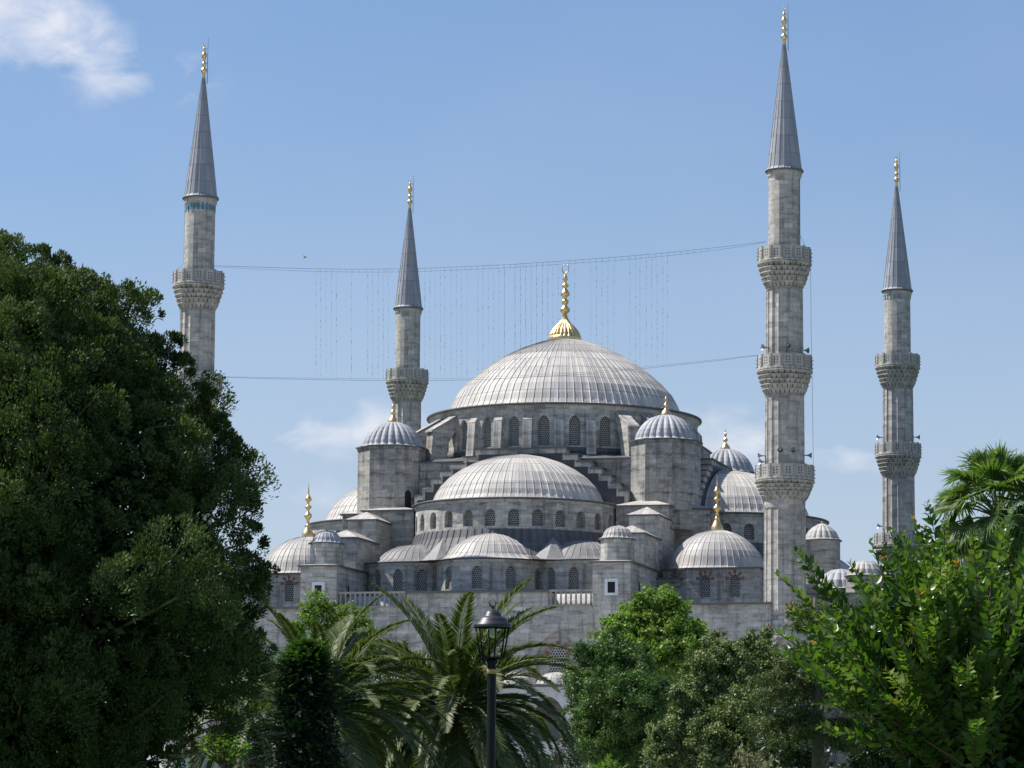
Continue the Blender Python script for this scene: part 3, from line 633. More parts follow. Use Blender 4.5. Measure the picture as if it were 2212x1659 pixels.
# ------------------------------------------------------------------ minarets (z from the eye, plinth on the mosque ground)
def minaret():
    root = empty('minaret', (0, 0, 0))
    def shaft(b, r0_, r1_, z0, z1, arch_top=True):
        n = 16; pts = []
        # sixteen faces with a rounded rib on every corner
        vs = []; prof = [(z0, r0_ + .12), (z0 + .35, r0_ + .12), (z0 + .5, r0_), (z1 - 1.1, r1_), (z1 - .9, r1_ + .02), (z1, r1_ + .05)]
        angs = []
        for k in range(n):
            for da, e in ((-1.9, 0.), (-1.3, .05), (0, .09), (1.3, .05), (1.9, 0.), (4.5, -.045), (11.25, -.065), (18.0, -.045)): angs.append((k * 22.5 + da, e))
        N = len(angs)
        for z, r_ in prof:
            flatr = z <= z0 + .36 or z >= z1 - .91
            for a, e in angs: rr = r_ + (e if not flatr else 0.02); vs.append((rr * math.sin(R(a)), -rr * math.cos(R(a)), z))
        fs = []; uv = []
        for j in range(len(prof) - 1):
            for k in range(N):
                k2 = (k + 1) % N; u1 = R(angs[k][0]) * r0_; u2 = R(angs[k2][0] + (360 if k2 == 0 else 0)) * r0_
                fs.append([j * N + k, j * N + k2, (j + 1) * N + k2, (j + 1) * N + k]); uv.append([(u1, prof[j][0]), (u2, prof[j][0]), (u2, prof[j + 1][0]), (u1, prof[j + 1][0])])
        b.add(vs, fs, uv, False)
    LV = [(38.5, 3.12), (50.09, 2.93), (61.55, 2.86)]
    b = MB(); shaft(b, 2.13, 2.08, 21.9, 35.0); lathe(b, [(2.75, 0), (2.75, 20.5), (2.45, 21.2), (2.42, 21.6), (2.28, 21.7), (2.28, 21.95)], n=16, smooth=False, ucount=20); obj('shaft', b, 'stone_min', root, Z0)
    for (z0, z1, ra, rb_) in ((38.4 - 1.6, 47.2, 2.0, 1.95), (50 - 1.6, 58.3, 1.9, 1.84)):
        b = MB(); shaft(b, ra, rb_, z0 + .02, z1); obj('shaft', b, 'stone_min', root, Z0)
    b = MB(); lathe(b, [(1.7, 59.9), (1.66, 68.6), (1.68, 69.0), (1.82, 69.3), (1.88, 69.85)], n=16, smooth=False, ucount=12, vrow=1); obj('shaft', b, 'stone_min', root, Z0)
    b = MB(); prof = [(1.98, 69.83), (2.0, 69.95), (1.8, 70.2)] + [(1.78 - 1.62 * t, 70.3 + 13.45 * t) for t in [i / 14 for i in range(15)]]
    lathe(b, prof, ribs=20, rib_h=.05, rib_w=.04, vrow=1.92); sp = obj('spire', b, 'lead_cone', root, Z0)
    b = MB(); lathe(b, [(1.8, 69.8), (2.03, 69.82), (2.03, 69.95)], n=40); obj('eave', b, 'eave', sp)
    finial(FIN_MIN, .0222, 83.5, 'finial', root, Z0, crescent=.22)
    b = MB(); b.tube([(.45, 0, 83.0), (.42, 0, 88.3)], .035, 5); b.tube([(0, 0, 85.3), (.42, 0, 85.3)], .02, 4); b.tube([(0, 0, 87.0), (.42, 0, 87.0)], .02, 4); obj('lightning_rod', b, 'wire', root, Z0)
    for i, (zt, rr) in enumerate(LV):
        h = 1.65; zc = zt - h; hc = (1.85, 2.35, 2.45)[i]; rs = (2.12, 1.98, 1.88)[i]
        # stalactite corbel: five tiers of staggered niches
        b = MB(); T = 5; n = 28
        lathe(b, [(rs, zc - hc - .3), (rs + .02, zc - hc)] + [(rs - .02 + (rr - .5 - rs) * (t / T) ** .75, zc - hc + hc * t / T) for t in range(T + 1)], n=48, ucount=24)
        for t in range(T):
            z0 = zc - hc + hc * t / T; z1 = z0 + hc / T; ri = rs + (rr - .45 - rs) * (t / T) ** .75; ro = rs + .1 + (rr - .12 - rs) * ((t + 1) / T) ** .8
            for k in range(n):
                a = 360 / n * (k + (t % 2) * .5); w_ = 360 / n * .34
                pk = lambda aa, r_, z: (r_ * math.sin(R(aa)), -r_ * math.cos(R(aa)), z)
                zl = z0 - (.28 if t % 2 else .1)
                b.quad([pk(a - w_, ri + .1, zl), pk(a + w_, ri + .1, zl), pk(a + w_ * 1.3, ro, z1 - .12), pk(a - w_ * 1.3, ro, z1 - .12)])
                b.quad([pk(a - w_, ri + .1, zl), pk(a + w_, ri + .1, zl), pk(a + w_, ri - .2, zl), pk(a - w_, ri - .2, zl)])
                for sg in (-1, 1): b.quad([pk(a + sg * w_, ri + .1, zl), pk(a + sg * w_ * 1.3, ro, z1 - .12), pk(a + sg * w_, ri - .2, z1 - .12), pk(a + sg * w_, ri - .25, zl)])
            lathe(b, [(ri - .2, z1 - .13), (ro + .03, z1 - .12), (ro + .05, z1), (ri - .2, z1 + .02)], n=48, ucount=24)
        obj('corbel', b, 'corbel', root, Z0)
        b = MB(); n = 14
        lathe(b, [(rr - .5, zc - .02), (rr - .06, zc), (rr, zc + .12), (rr - .02, zc + .3), (rr - .06, zc + .34)], n=n * 2, ucount=30)
        for k in range(n):                                # panels and posts
            a0_, a1_ = 360 / n * (k - .42), 360 / n * (k + .42)
            pk = lambda aa, r_, z: (r_ * math.sin(R(aa)), -r_ * math.cos(R(aa)), z)
            for r_ in (rr - .1, rr - .24): b.quad([pk(a0_, r_, zc + .3), pk(a1_, r_, zc + .3), pk(a1_, r_, zt), pk(a0_, r_, zt)], [(k, 0), (k + 1, 0), (k + 1, 1), (k, 1)])
            b.quad([pk(a0_, rr - .24, zt), pk(a1_, rr - .24, zt), pk(a1_, rr - .1, zt), pk(a0_, rr - .1, zt)], [(k, .01)] * 4)
        rl = obj('balcony_rail', b, 'rail', root, Z0)
        for k in range(n):
            b = MB(); a = 180 / n; w_ = 360 / n * .1
            P_ = [pk(a - w_, rr - .26, zc + .3), pk(a + w_, rr - .26, zc + .3), pk(a + w_, rr - .02, zc + .3), pk(a - w_, rr - .02, zc + .3)]
            Q_ = [(x, y, zt + .06) for x, y, z in P_]
            for i1 in range(4): b.quad([P_[i1], P_[(i1 + 1) % 4], Q_[(i1 + 1) % 4], Q_[i1]])
            b.quad(Q_)
            for dz in (.45, .85, 1.25):
                x, y, _ = pk(a, rr - .02, 0); e = Vector((x, y, 0)).normalized() * .13
                b.tube([(x, y, zc + dz), (x + e.x, y + e.y, zc + dz)], .05, 4)
            if k == 0: pm_ = obj('parapet_post', b, 'trim', rl).data
            else: inst('parapet_post', pm_, rl, rz=R(360 / n * k))
        b = MB(); lathe(b, [(rs - .3, zc + .05), (rr - .15, zc + .05)], n=28); obj('balcony_floor', b, 'trim', root, Z0)
        b = MB(); pane(b, lambda s, z, d: (s, -((2.0, 1.9, 1.72)[i]) - .03, z), 0, .7, zc + .1, zc + 2.0, False, 0); obj('doorway', b, 'dark', root, Z0, R(180 + 100))
    return root
mn = minaret()
mpos = [((34.05, -38.3), 'tallest looking three-balcony minaret nearest the camera, right of the domes'), ((-31.95, -38.3), 'left front minaret rising out of the dark juniper, turquoise band under its spire'),
        ((-31.95, 38.3), 'far left minaret behind the small ribbed turret dome, seen with one balcony'), ((34.05, 38.3), 'far right minaret rising behind the leafy shrub, faded blue band under its spire')]
mins = []
for i, ((u, v), lab) in enumerate(mpos):
    o = mn if i == 0 else copy_tree(mn); mins.append(o)
    p = CC + ua * u + va * v; o.location = (p.x, p.y, base_z); o.rotation_euler = (0, 0, -TH + R(-8 + 5 * i))
    tag(o, lab, 'minaret', 'minarets of the mosque')
for i, op in ((1, 1.), (3, .6)):                          # turquoise tiles set in the frieze
    b = MB(); n = 22
    for k in range(n):
        a = 360 / n * k; w_ = 360 / n * .3
        zl_ = 68.4 if i == 1 else 68.8; pts = [(a - w_, zl_), (a + w_, zl_), (a + w_, 68.95), (a + w_ * .5, 69.2), (a - w_ * .5, 69.2), (a - w_, 68.95)]
        b.quad([(1.74 * math.sin(R(x)), -1.74 * math.cos(R(x)), z) for x, z in pts])
    obj('tile_frieze', b, 'teal' if i == 1 else 'teal_faded', mins[i], Z0)
def horn(parent, az, z, rs, tilt=0.):                     # loudspeaker fixed to a minaret shaft
    b = MB(); d = Vector((math.sin(R(az)), -math.cos(R(az)), tilt)); p = Vector((rs * math.sin(R(az)), -rs * math.cos(R(az)), z))
    pts = [p - d * .1, p + d * .35, p + d * .55, p + d * .7, p + d * .8]; b.tube(pts, [.05, .07, .13, .24, .33], 14, cap=False)
    b.tube([p + d * .45, p + d * .5], [.02, .12], 8); return obj('loudspeaker', b, 'metal', parent, Z0)
for az, z in ((-64, 50.9), (5, 50.9), (108, 50.9)): horn(mins[0], az + 8 + 15.8, z, 1.9)
for az, z in ((-90, 39.6), (-14, 39.9), (14, 39.9), (92, 39.7), (-75, 38.9)): horn(mins[0], az + 8 + 15.8, z, 2.0)
for az, z in ((-82, 50.9), (88, 51.0), (-80, 39.5), (95, 39.5)): horn(mins[3], az - 7 + 15.8, z, 1.95)
def cablet(parent, px, v, name='cable'):
    inv = parent.matrix_basis.inverted(); b = MB(); pts = []
    for x, y in px:
        q = atv(x, y, v); wv = CC + ua * q.x + va * q.y + Vector((0, 0, q.z + EYE)); pts.append(inv @ wv)
    b.tube(pts, .022, 4); obj(name, b, 'wire', parent)
cablet(mins[0], [(1727, 372), (1727, 505), (1738, 530), (1751, 548), (1752, 700), (1755, 850), (1757, 1010), (1752, 1060), (1739, 1085), (1737, 1160)], -38.6)
cablet(mins[1], [(399, 438), (397, 570), (376, 590), (388, 660), (392, 740)], -38.6)

# ------------------------------------------------------------------ string lights hung between the two front minarets
def interp(t, pts):
    for (a, b_), (c, d) in zip(pts[:-1], pts[1:]):
        if t <= c: return b_ + (d - b_) * (t - a) / (c - a)
    return pts[-1][1]
UP = [(463, 574), (560, 577), (667, 580.5), (780, 581.5), (885, 580.5), (1000, 576), (1106, 571), (1219, 563.5), (1330, 555.5), (1440, 546), (1550, 534.5), (1655, 522)]
LO = [(486, 815), (580, 818), (667, 819.5), (800, 822), (930, 822.5), (1020, 820.5), (1219, 811), (1330, 802.5), (1440, 791), (1550, 779), (1638, 767.5)]
def P3(x, y, v=-38.3):
    q = atv(x, y, v); return (q.x, q.y, q.z + EYE - base_z)
li = empty('string_lights', (CC.x, CC.y, base_z), -TH)
tag(li, 'curtain of thin hanging light strings stretched between the two front minarets', 'string lights')
for nm, pts, dy, th in (('upper_cable', UP, 0, .018), ('upper_cable', UP, 7, .012), ('lower_cable', LO, 0, .016), ('lower_cable', LO, -4, .011)):
    b = MB(); pp = []
    for i in range(49):
        x = pts[0][0] + (pts[-1][0] - pts[0][0]) * i / 48
        e = dy * (1.2 if dy > 0 and x > 1300 else 1); pp.append(P3(x, interp(x, pts) + e * math.sin(math.pi * min(1, max(0.02, i / 48))) ** .35))
    b.tube(pp, th, 4); obj(nm, b, 'wire', li)
XS = [(1000 + X * .5425) / 1.8517 for X in (486, 522, 560, 600, 637, 748, 868, 905, 945, 983, 1020, 1249, 1289, 1327, 1365, 1404, 1436, 1482, 1522, 1560, 1600, 1680, 1717, 1757, 1797, 1836, 1876, 1955, 1993, 2033, 2074, 2115, 2156, 2196)]
XS += [(2000 + X * .5425) / 1.8517 for X in (32, 110, 150, 190, 231, 270, 312, 352, 390, 430, 510, 550, 670, 711, 752, 795, 840, 958, 1000, 1032, 1078, 1118, 1158, 1200, 1234)]
rg = random.Random(4)
for x in XS:
    b = MB(); y0 = interp(x, UP); y1 = interp(x, LO) - rg.uniform(0, 5); k = 14; pp = [P3(x + rg.uniform(-.5, .5) * (1 if 0 < i < k else 0), y0 + (y1 - y0) * i / k) for i in range(k + 1)]
    b.tube(pp, .005, 4, cap=False)
    for i in range(rg.randint(5, 12)):
        t = rg.uniform(.05, .98); p = Vector(P3(x, y0 + (y1 - y0) * t)); b.tube([p + Vector((0, 0, .10)), p, p - Vector((0, 0, .10))], [.007, .027, .007], 5)
    obj('light_strand', b, 'wire', li)
b = MB()
for i in range(60):
    x = 690 + i * 14.2; y = interp(x, UP); b.tube([P3(x, y), P3(x + 1, y + 6), P3(x - .5, y + 9)], .010, 4, cap=False)
obj('short_drops', b, 'wire', li)
# a gull, tiny in the sky
b = MB(); b.tube([(-.35, 0, 0), (-.15, 0, .02), (.15, 0, .02), (.34, 0, .02)], [.03, .09, .08, .02], 8)
b.quad([(-.1, 0, .05), (.16, 0, .05), (.1, -.35, .22), (-.05, -.35, .22)]); b.quad([(-.05, -.35, .22), (.1, -.35, .22), (-.2, -.85, .1)]); b.quad([(-.1, 0, .05), (.16, 0, .05), (.1, .35, .22), (-.05, .35, .22)]); b.quad([(-.05, .35, .22), (.1, .35, .22), (-.2, .85, .1)])
b.quad([(-.3, -.09, .01), (-.3, .09, .01), (-.5, .12, .01), (-.5, -.12, .01)])
o = obj('bird', b, plain('bird_feathers', (.22, .2, .18))); o.location = at(659, 556, 430); o.rotation_euler = (R(20), R(-25), R(35)); tag(o, 'small dark bird flying alone in the blue sky left of the light strings', 'bird')
# ------------------------------------------------------------------ foliage tools
RG = np.random.default_rng(11)
def nrm(a): return a / np.maximum(np.linalg.norm(a, axis=-1, keepdims=True), 1e-9)
def rvec(n): return nrm(RG.normal(size=(n, 3)))
def leafmesh(name, P, D, Nn, L, W, rnd, mat, parent=None, loc=(0, 0, 0), fold=0., droop=0.):
    n = len(P); D = nrm(D); S = nrm(np.cross(D, Nn)); U = np.cross(S, D); L = L[:, None]; W = W[:, None]
    if fold:
        mid = P + D * L * .5 - U * W * fold; tip = P + D * L - U * L * droop
        l, r_ = P + D * L * .42 + S * W * .5, P + D * L * .42 - S * W * .5
        V = np.stack([P, l, mid, r_, tip], 1).reshape(-1, 3); i = np.arange(n)[:, None] * 5
        T = np.concatenate([i + [[0, 2, 1]], i + [[1, 2, 4]], i + [[0, 3, 2]], i + [[2, 3, 4]]], 1).reshape(-1, 3); k = 3; per = 4
    else:
        V = np.stack([P, P + D * L * .45 + S * W * .5, P + D * L, P + D * L * .45 - S * W * .5], 1).reshape(-1, 3)
        T = np.arange(n * 4).reshape(-1, 4); k = 4; per = 1
    me = bpy.data.meshes.new(name); me.vertices.add(len(V)); me.vertices.foreach_set('co', (V - np.array(loc)).astype(np.float32).ravel())
    me.loops.add(T.size); me.loops.foreach_set('vertex_index', T.astype(np.int32).ravel())
    me.polygons.add(len(T)); me.polygons.foreach_set('loop_start', np.arange(0, T.size, k, dtype=np.int32)); me.polygons.foreach_set('loop_total', np.full(len(T), k, dtype=np.int32))
    me.update(calc_edges=True)
    a = me.attributes.new('rnd', 'FLOAT', 'FACE'); a.data.foreach_set('value', np.repeat(rnd, per).astype(np.float32))
    me.materials.append(M[mat]); o = bpy.data.objects.new(name, me); col.objects.link(o); o.parent = parent; return o
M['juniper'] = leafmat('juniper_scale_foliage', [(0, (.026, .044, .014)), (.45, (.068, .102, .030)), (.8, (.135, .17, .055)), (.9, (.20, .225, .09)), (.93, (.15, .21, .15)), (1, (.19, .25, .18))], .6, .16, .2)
M['yew'] = leafmat('yew_foliage', [(0, (.006, .020, .008)), (.6, (.012, .036, .010)), (.8, (.05, .13, .012)), (1, (.13, .24, .02))], .5, .25)
M['palm'] = leafmat('palm_leaflets', [(0, (.034, .054, .016)), (.5, (.070, .098, .028)), (.8, (.13, .15, .055)), (.93, (.23, .22, .11)), (1, (.34, .28, .16))], .5, .24, .3)
M['palm_rib'] = plain('palm_rachis', (.12, .14, .045), .5, 0, .2)
M['fan'] = leafmat('fan_palm_leaf', [(0, (.045, .085, .018)), (.6, (.09, .15, .036)), (1, (.20, .26, .10))], .45, .45, .5)
M['fan_dead'] = leafmat('dead_fan_leaf', [(0, (.09, .065, .035)), (.6, (.17, .13, .08)), (1, (.26, .21, .13))], .8, .1)
M['crape'] = leafmat('crape_myrtle_leaf', [(0, (.022, .056, .009)), (.5, (.062, .124, .020)), (.85, (.135, .20, .036)), (.955, (.25, .29, .11)), (.975, (.30, .14, .03)), (1, (.34, .17, .04))], .32, .38, .5)
M['bright'] = leafmat('bright_green_leaf', [(0, (.06, .12, .014)), (.5, (.125, .21, .026)), (1, (.21, .30, .05))], .5, .35)
M['deep'] = leafmat('deep_green_leaf', [(0, (.020, .054, .010)), (.5, (.050, .108, .020)), (.9, (.098, .168, .036)), (1, (.11, .16, .03))], .5, .26, .3)
M['olive'] = leafmat('olive_green_leaf', [(0, (.042, .074, .018)), (.5, (.092, .135, .038)), (.8, (.17, .21, .070)), (1, (.34, .37, .16))], .5, .24, .35)
M['cedar'] = leafmat('cedar_needles', [(0, (.036, .058, .013)), (.6, (.088, .118, .028)), (1, (.15, .17, .05))], .6, .15)
M['hedge'] = leafmat('dark_shrub_leaf', [(0, (.015, .032, .008)), (.6, (.034, .062, .014)), (1, (.08, .12, .025))], .55, .2)
M['pale'] = leafmat('pale_plume', [(0, (.16, .17, .08)), (.6, (.28, .26, .17)), (1, (.40, .36, .26))], .6, .2)
M['twig_pale'] = plain('dead_twig_bark', (.20, .16, .11), .8, 0, .3, 8.)
M['twig'] = plain('twig_bark', (.085, .06, .035), .8, 0, .3, 8.)

def clumps(C, Rr, O, n, L, W, outw=.8, rand=.7, up=.2, flat_=1., rshift=0.):
    """n leaves in each ball (centre C, radius Rr, outward O)"""
    k = len(C); N = k * n
    q = rvec(N) * (RG.random(N) ** .45)[:, None]; q[:, 2] *= flat_
    c = np.repeat(C, n, 0); r_ = np.repeat(Rr, n)[:, None]; o = np.repeat(O, n, 0)
    P = c + q * r_; qn = nrm(q * np.array([1, 1, .8])); D = nrm(o * outw * .35 + rvec(N) * (rand + .35) + np.array([0, 0, up]))
    Nn = nrm(rvec(N) * .62 + qn * .9 + o * .35 + np.array([0, 0, .3]))
    tone = np.repeat(RG.normal(0, .13, k), n)
    return P, D, Nn, L * RG.uniform(.6, 1.25, N), W * RG.uniform(.6, 1.25, N), np.clip(RG.random(N) * .75 + .12 + tone + rshift, 0, .92)
def cat(*A): return [np.concatenate(x) for x in zip(*A)]
def trunk(root, pts, radii, mat='bark', name='trunk'):
    b = MB(); inv = root.location; b.tube([Vector(p) - inv for p in pts], radii, 9); return obj(name, b, mat, root)
def px2m(Y): return Y / F
def gz(p): return ground_z(p[0], p[1])

# --- generic broadleaf tree from lobes given where they stand
def lobed(name, Y, lobes, leafL, leafW, mat, label, cat_='tree', density=55, sub=.3, droop=.2, tpx=None, group=None, rand=.7, outw=.8, nsub=46, pale=0., tw=None, shift=0., twigs=True):
    A = []; cx = sum(l[0] for l in lobes) / len(lobes) if tpx is None else tpx
    base = at(cx, 1659, Y); base.z = gz(base); root = empty(name, base)
    br = MB(); tb = base + Vector((0, 0, 0))
    top = max(at(l[0], l[1], Y + (l[3] if len(l) > 3 else 0)).z for l in lobes)
    fork = Vector((base.x, base.y, base.z + (top - base.z) * .38))
    for l in lobes:
        px, py, rp = l[:3]; dy = l[3] if len(l) > 3 else 0
        c = at(px, py, Y + dy); r_ = rp * px2m(Y); ns = int(nsub * max(.4, min(1.7, (rp / 50) ** 1.5)))
        d = rvec(ns); d[:, 2] = d[:, 2] * .9 + .12; d = nrm(d)
        keep = (d[:, 1] < .45) | (RG.random(ns) < .35); d = d[keep]; ns = len(d)
        rr = r_ * RG.uniform(.6, 1.22, ns); C = np.array(c) + d * rr[:, None] * np.array([1, 1, .92])
        sr = r_ * sub * RG.uniform(.5, 1.35, ns); area = 4 * math.pi * (r_ * sub) ** 2
        n = max(14, int(density * area)); A.append(clumps(C, sr, d, n, leafL, leafW, outw, rand, -droop, .8, shift))
        # sparser inner fill so that the heart of the lobe is not see-through
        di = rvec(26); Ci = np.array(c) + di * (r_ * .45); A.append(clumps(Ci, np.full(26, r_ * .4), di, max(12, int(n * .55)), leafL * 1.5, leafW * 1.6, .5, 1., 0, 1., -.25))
        if twigs:
            mid = fork.lerp(c, .5) + Vector((0, 0, -.1 * r_)); br.tube([q - base for q in (fork, mid, c, c + Vector((0, 0, r_ * .5)))], [.12 * r_ * .6, .08 * r_ * .6, .05 * r_ * .6, .01], 6)
            for q in C[::4]: br.tube([c - base, Vector(q) - base], [.03 * r_ * .6, .008], 4)
    P, D, Nn, L, W_, rn = cat(*A)
    if pale: rn = np.where(RG.random(len(rn)) < pale, .97, rn)
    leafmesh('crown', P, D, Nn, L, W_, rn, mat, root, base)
    if twigs: obj('limbs', br, 'bark', root)
    trunk(root, [base - Vector((0, 0, .3)), base.lerp(fork, .5), fork], [tw or .028 * (top - base.z), (tw or .028 * (top - base.z)) * .85, (tw or .028 * (top - base.z)) * .65])
    tag(root, label, cat_, group); return root

# --- the huge juniper filling the left of the picture
def juniper():
    Y0 = 58.; s = px2m(Y0); AX = 10
    prof = [(548, 0), (580, 35), (602, 90), (622, 140), (662, 215), (722, 255), (785, 312), (855, 372), (912, 402), (1020, 462), (1080, 490), (1160, 488), (1240, 505), (1320, 503), (1400, 512), (1500, 485), (1560, 425), (1640, 348), (1720, 320), (1800, 290)]
    def rad(y): return interp(y, prof)
    base = at(AX, 1659, Y0); base.z = gz(base); root = empty('juniper_tree', base)
    C = []; O = []; Rr = []
    tries = 0
    while len(C) < 330:
        y = RG.uniform(552, 1790); r_ = rad(y)
        if RG.random() > (r_ + 60) / 585: continue
        th = RG.uniform(-math.pi, math.pi)
        px = AX + r_ * math.sin(th)
        if px < -120: continue
        back = math.cos(th) < -.15
        if back and RG.random() < .72: continue
        k = RG.uniform(.70, 1.06); r_ = r_ * k
        c = at(AX, y, Y0); p = np.array([c.x + r_ * s * math.sin(th), c.y - r_ * s * math.cos(th), c.z])
        C.append(p); O.append([math.sin(th), -math.cos(th), .35]); Rr.append(RG.uniform(.34, .82) * (1 if y > 640 else .55))
    for (x, y, dy, r_) in ((60, 540, 0, .45), (120, 560, -.4, .4), (205, 592, 0, .3), (232, 600, 0, .28), (150, 560, 0, .35), (345, 652, 0, .4), (300, 640, -.6, .45), (400, 742, -.3, .38), (430, 775, -.4, .25), (470, 850, 0, .42), (505, 915, -.2, .34), (530, 950, 0, .3), (560, 1095, 0, .45), (575, 1150, 0, .4), (540, 1060, 0, .5), (588, 1245, -.4, .36), (560, 1290, 0, .45), (590, 1390, -.4, .35), (380, 1190, -4.2, .8), (330, 1230, -4.3, .7), (430, 1250, -4.1, .62), (460, 1310, -4.0, .6), (250, 1260, -4.6, .6), (600, 1440, -.5, .3)):
        C.append(np.array(at(x - (38 if dy > -2 else 10), y + 6, Y0 + dy)) - np.array([0, 0, .12])); O.append([.35, -.5, .6]); Rr.append(r_)
    C = np.array(C); O = nrm(np.array(O)); Rr = np.array(Rr)
    # each bough carries knots of sprays, each spray a flat fan of scale leaves
    k = len(C); nk = 15; N1 = k * nk
    q = nrm(rvec(N1) + np.repeat(O, nk, 0) * .75); KC = np.repeat(C, nk, 0) + q * np.repeat(Rr, nk)[:, None] * RG.uniform(.55, 1.0, (N1, 1)) * np.array([1, 1, .9])
    KR = np.repeat(Rr, nk) * RG.uniform(.17, .34, N1); KO = nrm(q * .7 + np.array([0, 0, .6]) + rvec(N1) * .2); ktone = np.repeat(RG.normal(0, .09, k), nk) + RG.normal(0, .07, N1)
    nl = 78; NN = N1 * nl; qq = rvec(NN); qq = nrm(qq + np.repeat(KO, nl, 0) * .5); rr = RG.random(NN) ** .33
    P = np.repeat(KC, nl, 0) + qq * (rr * np.repeat(KR, nl))[:, None] * np.array([1, 1, 1.15])
    D = nrm(np.repeat(KO, nl, 0) * .75 + qq * .35 + rvec(NN) * .55); Nn = nrm(qq * .9 + rvec(NN) * .6 + np.array([0, 0, .2]))
    rn = np.clip(RG.random(NN) * .5 + .22 + np.repeat(ktone, nl), 0, .9)
    berry = np.repeat(RG.random(N1) < .22, nl) & (RG.random(NN) < .16) & (rr > .8)
    rn = np.where(berry, RG.uniform(.92, 1, NN), rn)
    L = np.where(berry, .034, RG.uniform(.045, .095, NN)); W_ = np.where(berry, .034, RG.uniform(.022, .04, NN))
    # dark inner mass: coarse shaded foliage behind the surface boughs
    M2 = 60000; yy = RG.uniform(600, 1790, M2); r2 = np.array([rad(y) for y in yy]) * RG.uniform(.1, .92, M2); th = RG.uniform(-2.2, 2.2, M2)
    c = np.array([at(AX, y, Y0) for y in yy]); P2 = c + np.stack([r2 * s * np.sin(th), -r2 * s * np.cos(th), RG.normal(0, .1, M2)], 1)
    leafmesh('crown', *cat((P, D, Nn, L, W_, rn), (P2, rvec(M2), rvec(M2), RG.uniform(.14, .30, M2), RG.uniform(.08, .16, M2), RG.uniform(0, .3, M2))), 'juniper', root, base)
    top = at(AX + 10, 560, Y0); trunk(root, [base - Vector((0, 0, .3)), base.lerp(top, .5), top], [.42, .25, .05])
    b = MB()
    for i in range(230):
        j = RG.integers(0, k); t = Vector(C[j]); a = base.lerp(top, min(.95, max(.1, (t.z - base.z) / (top.z - base.z) - .1)))
        e = t + Vector(O[j]) * float(Rr[j]) * 1.02 + Vector(rvec(1)[0]) * .25; mdl = a.lerp(t, .6) - Vector((0, 0, .15))
        b.tube([p - base for p in (a, mdl, t, e)], [.05, .03, .016, .005], 5)
    obj('branches', b, 'twig_pale', root)
    tag(root, 'huge dense dark green juniper filling the whole left side', 'tree'); return root
juniper()

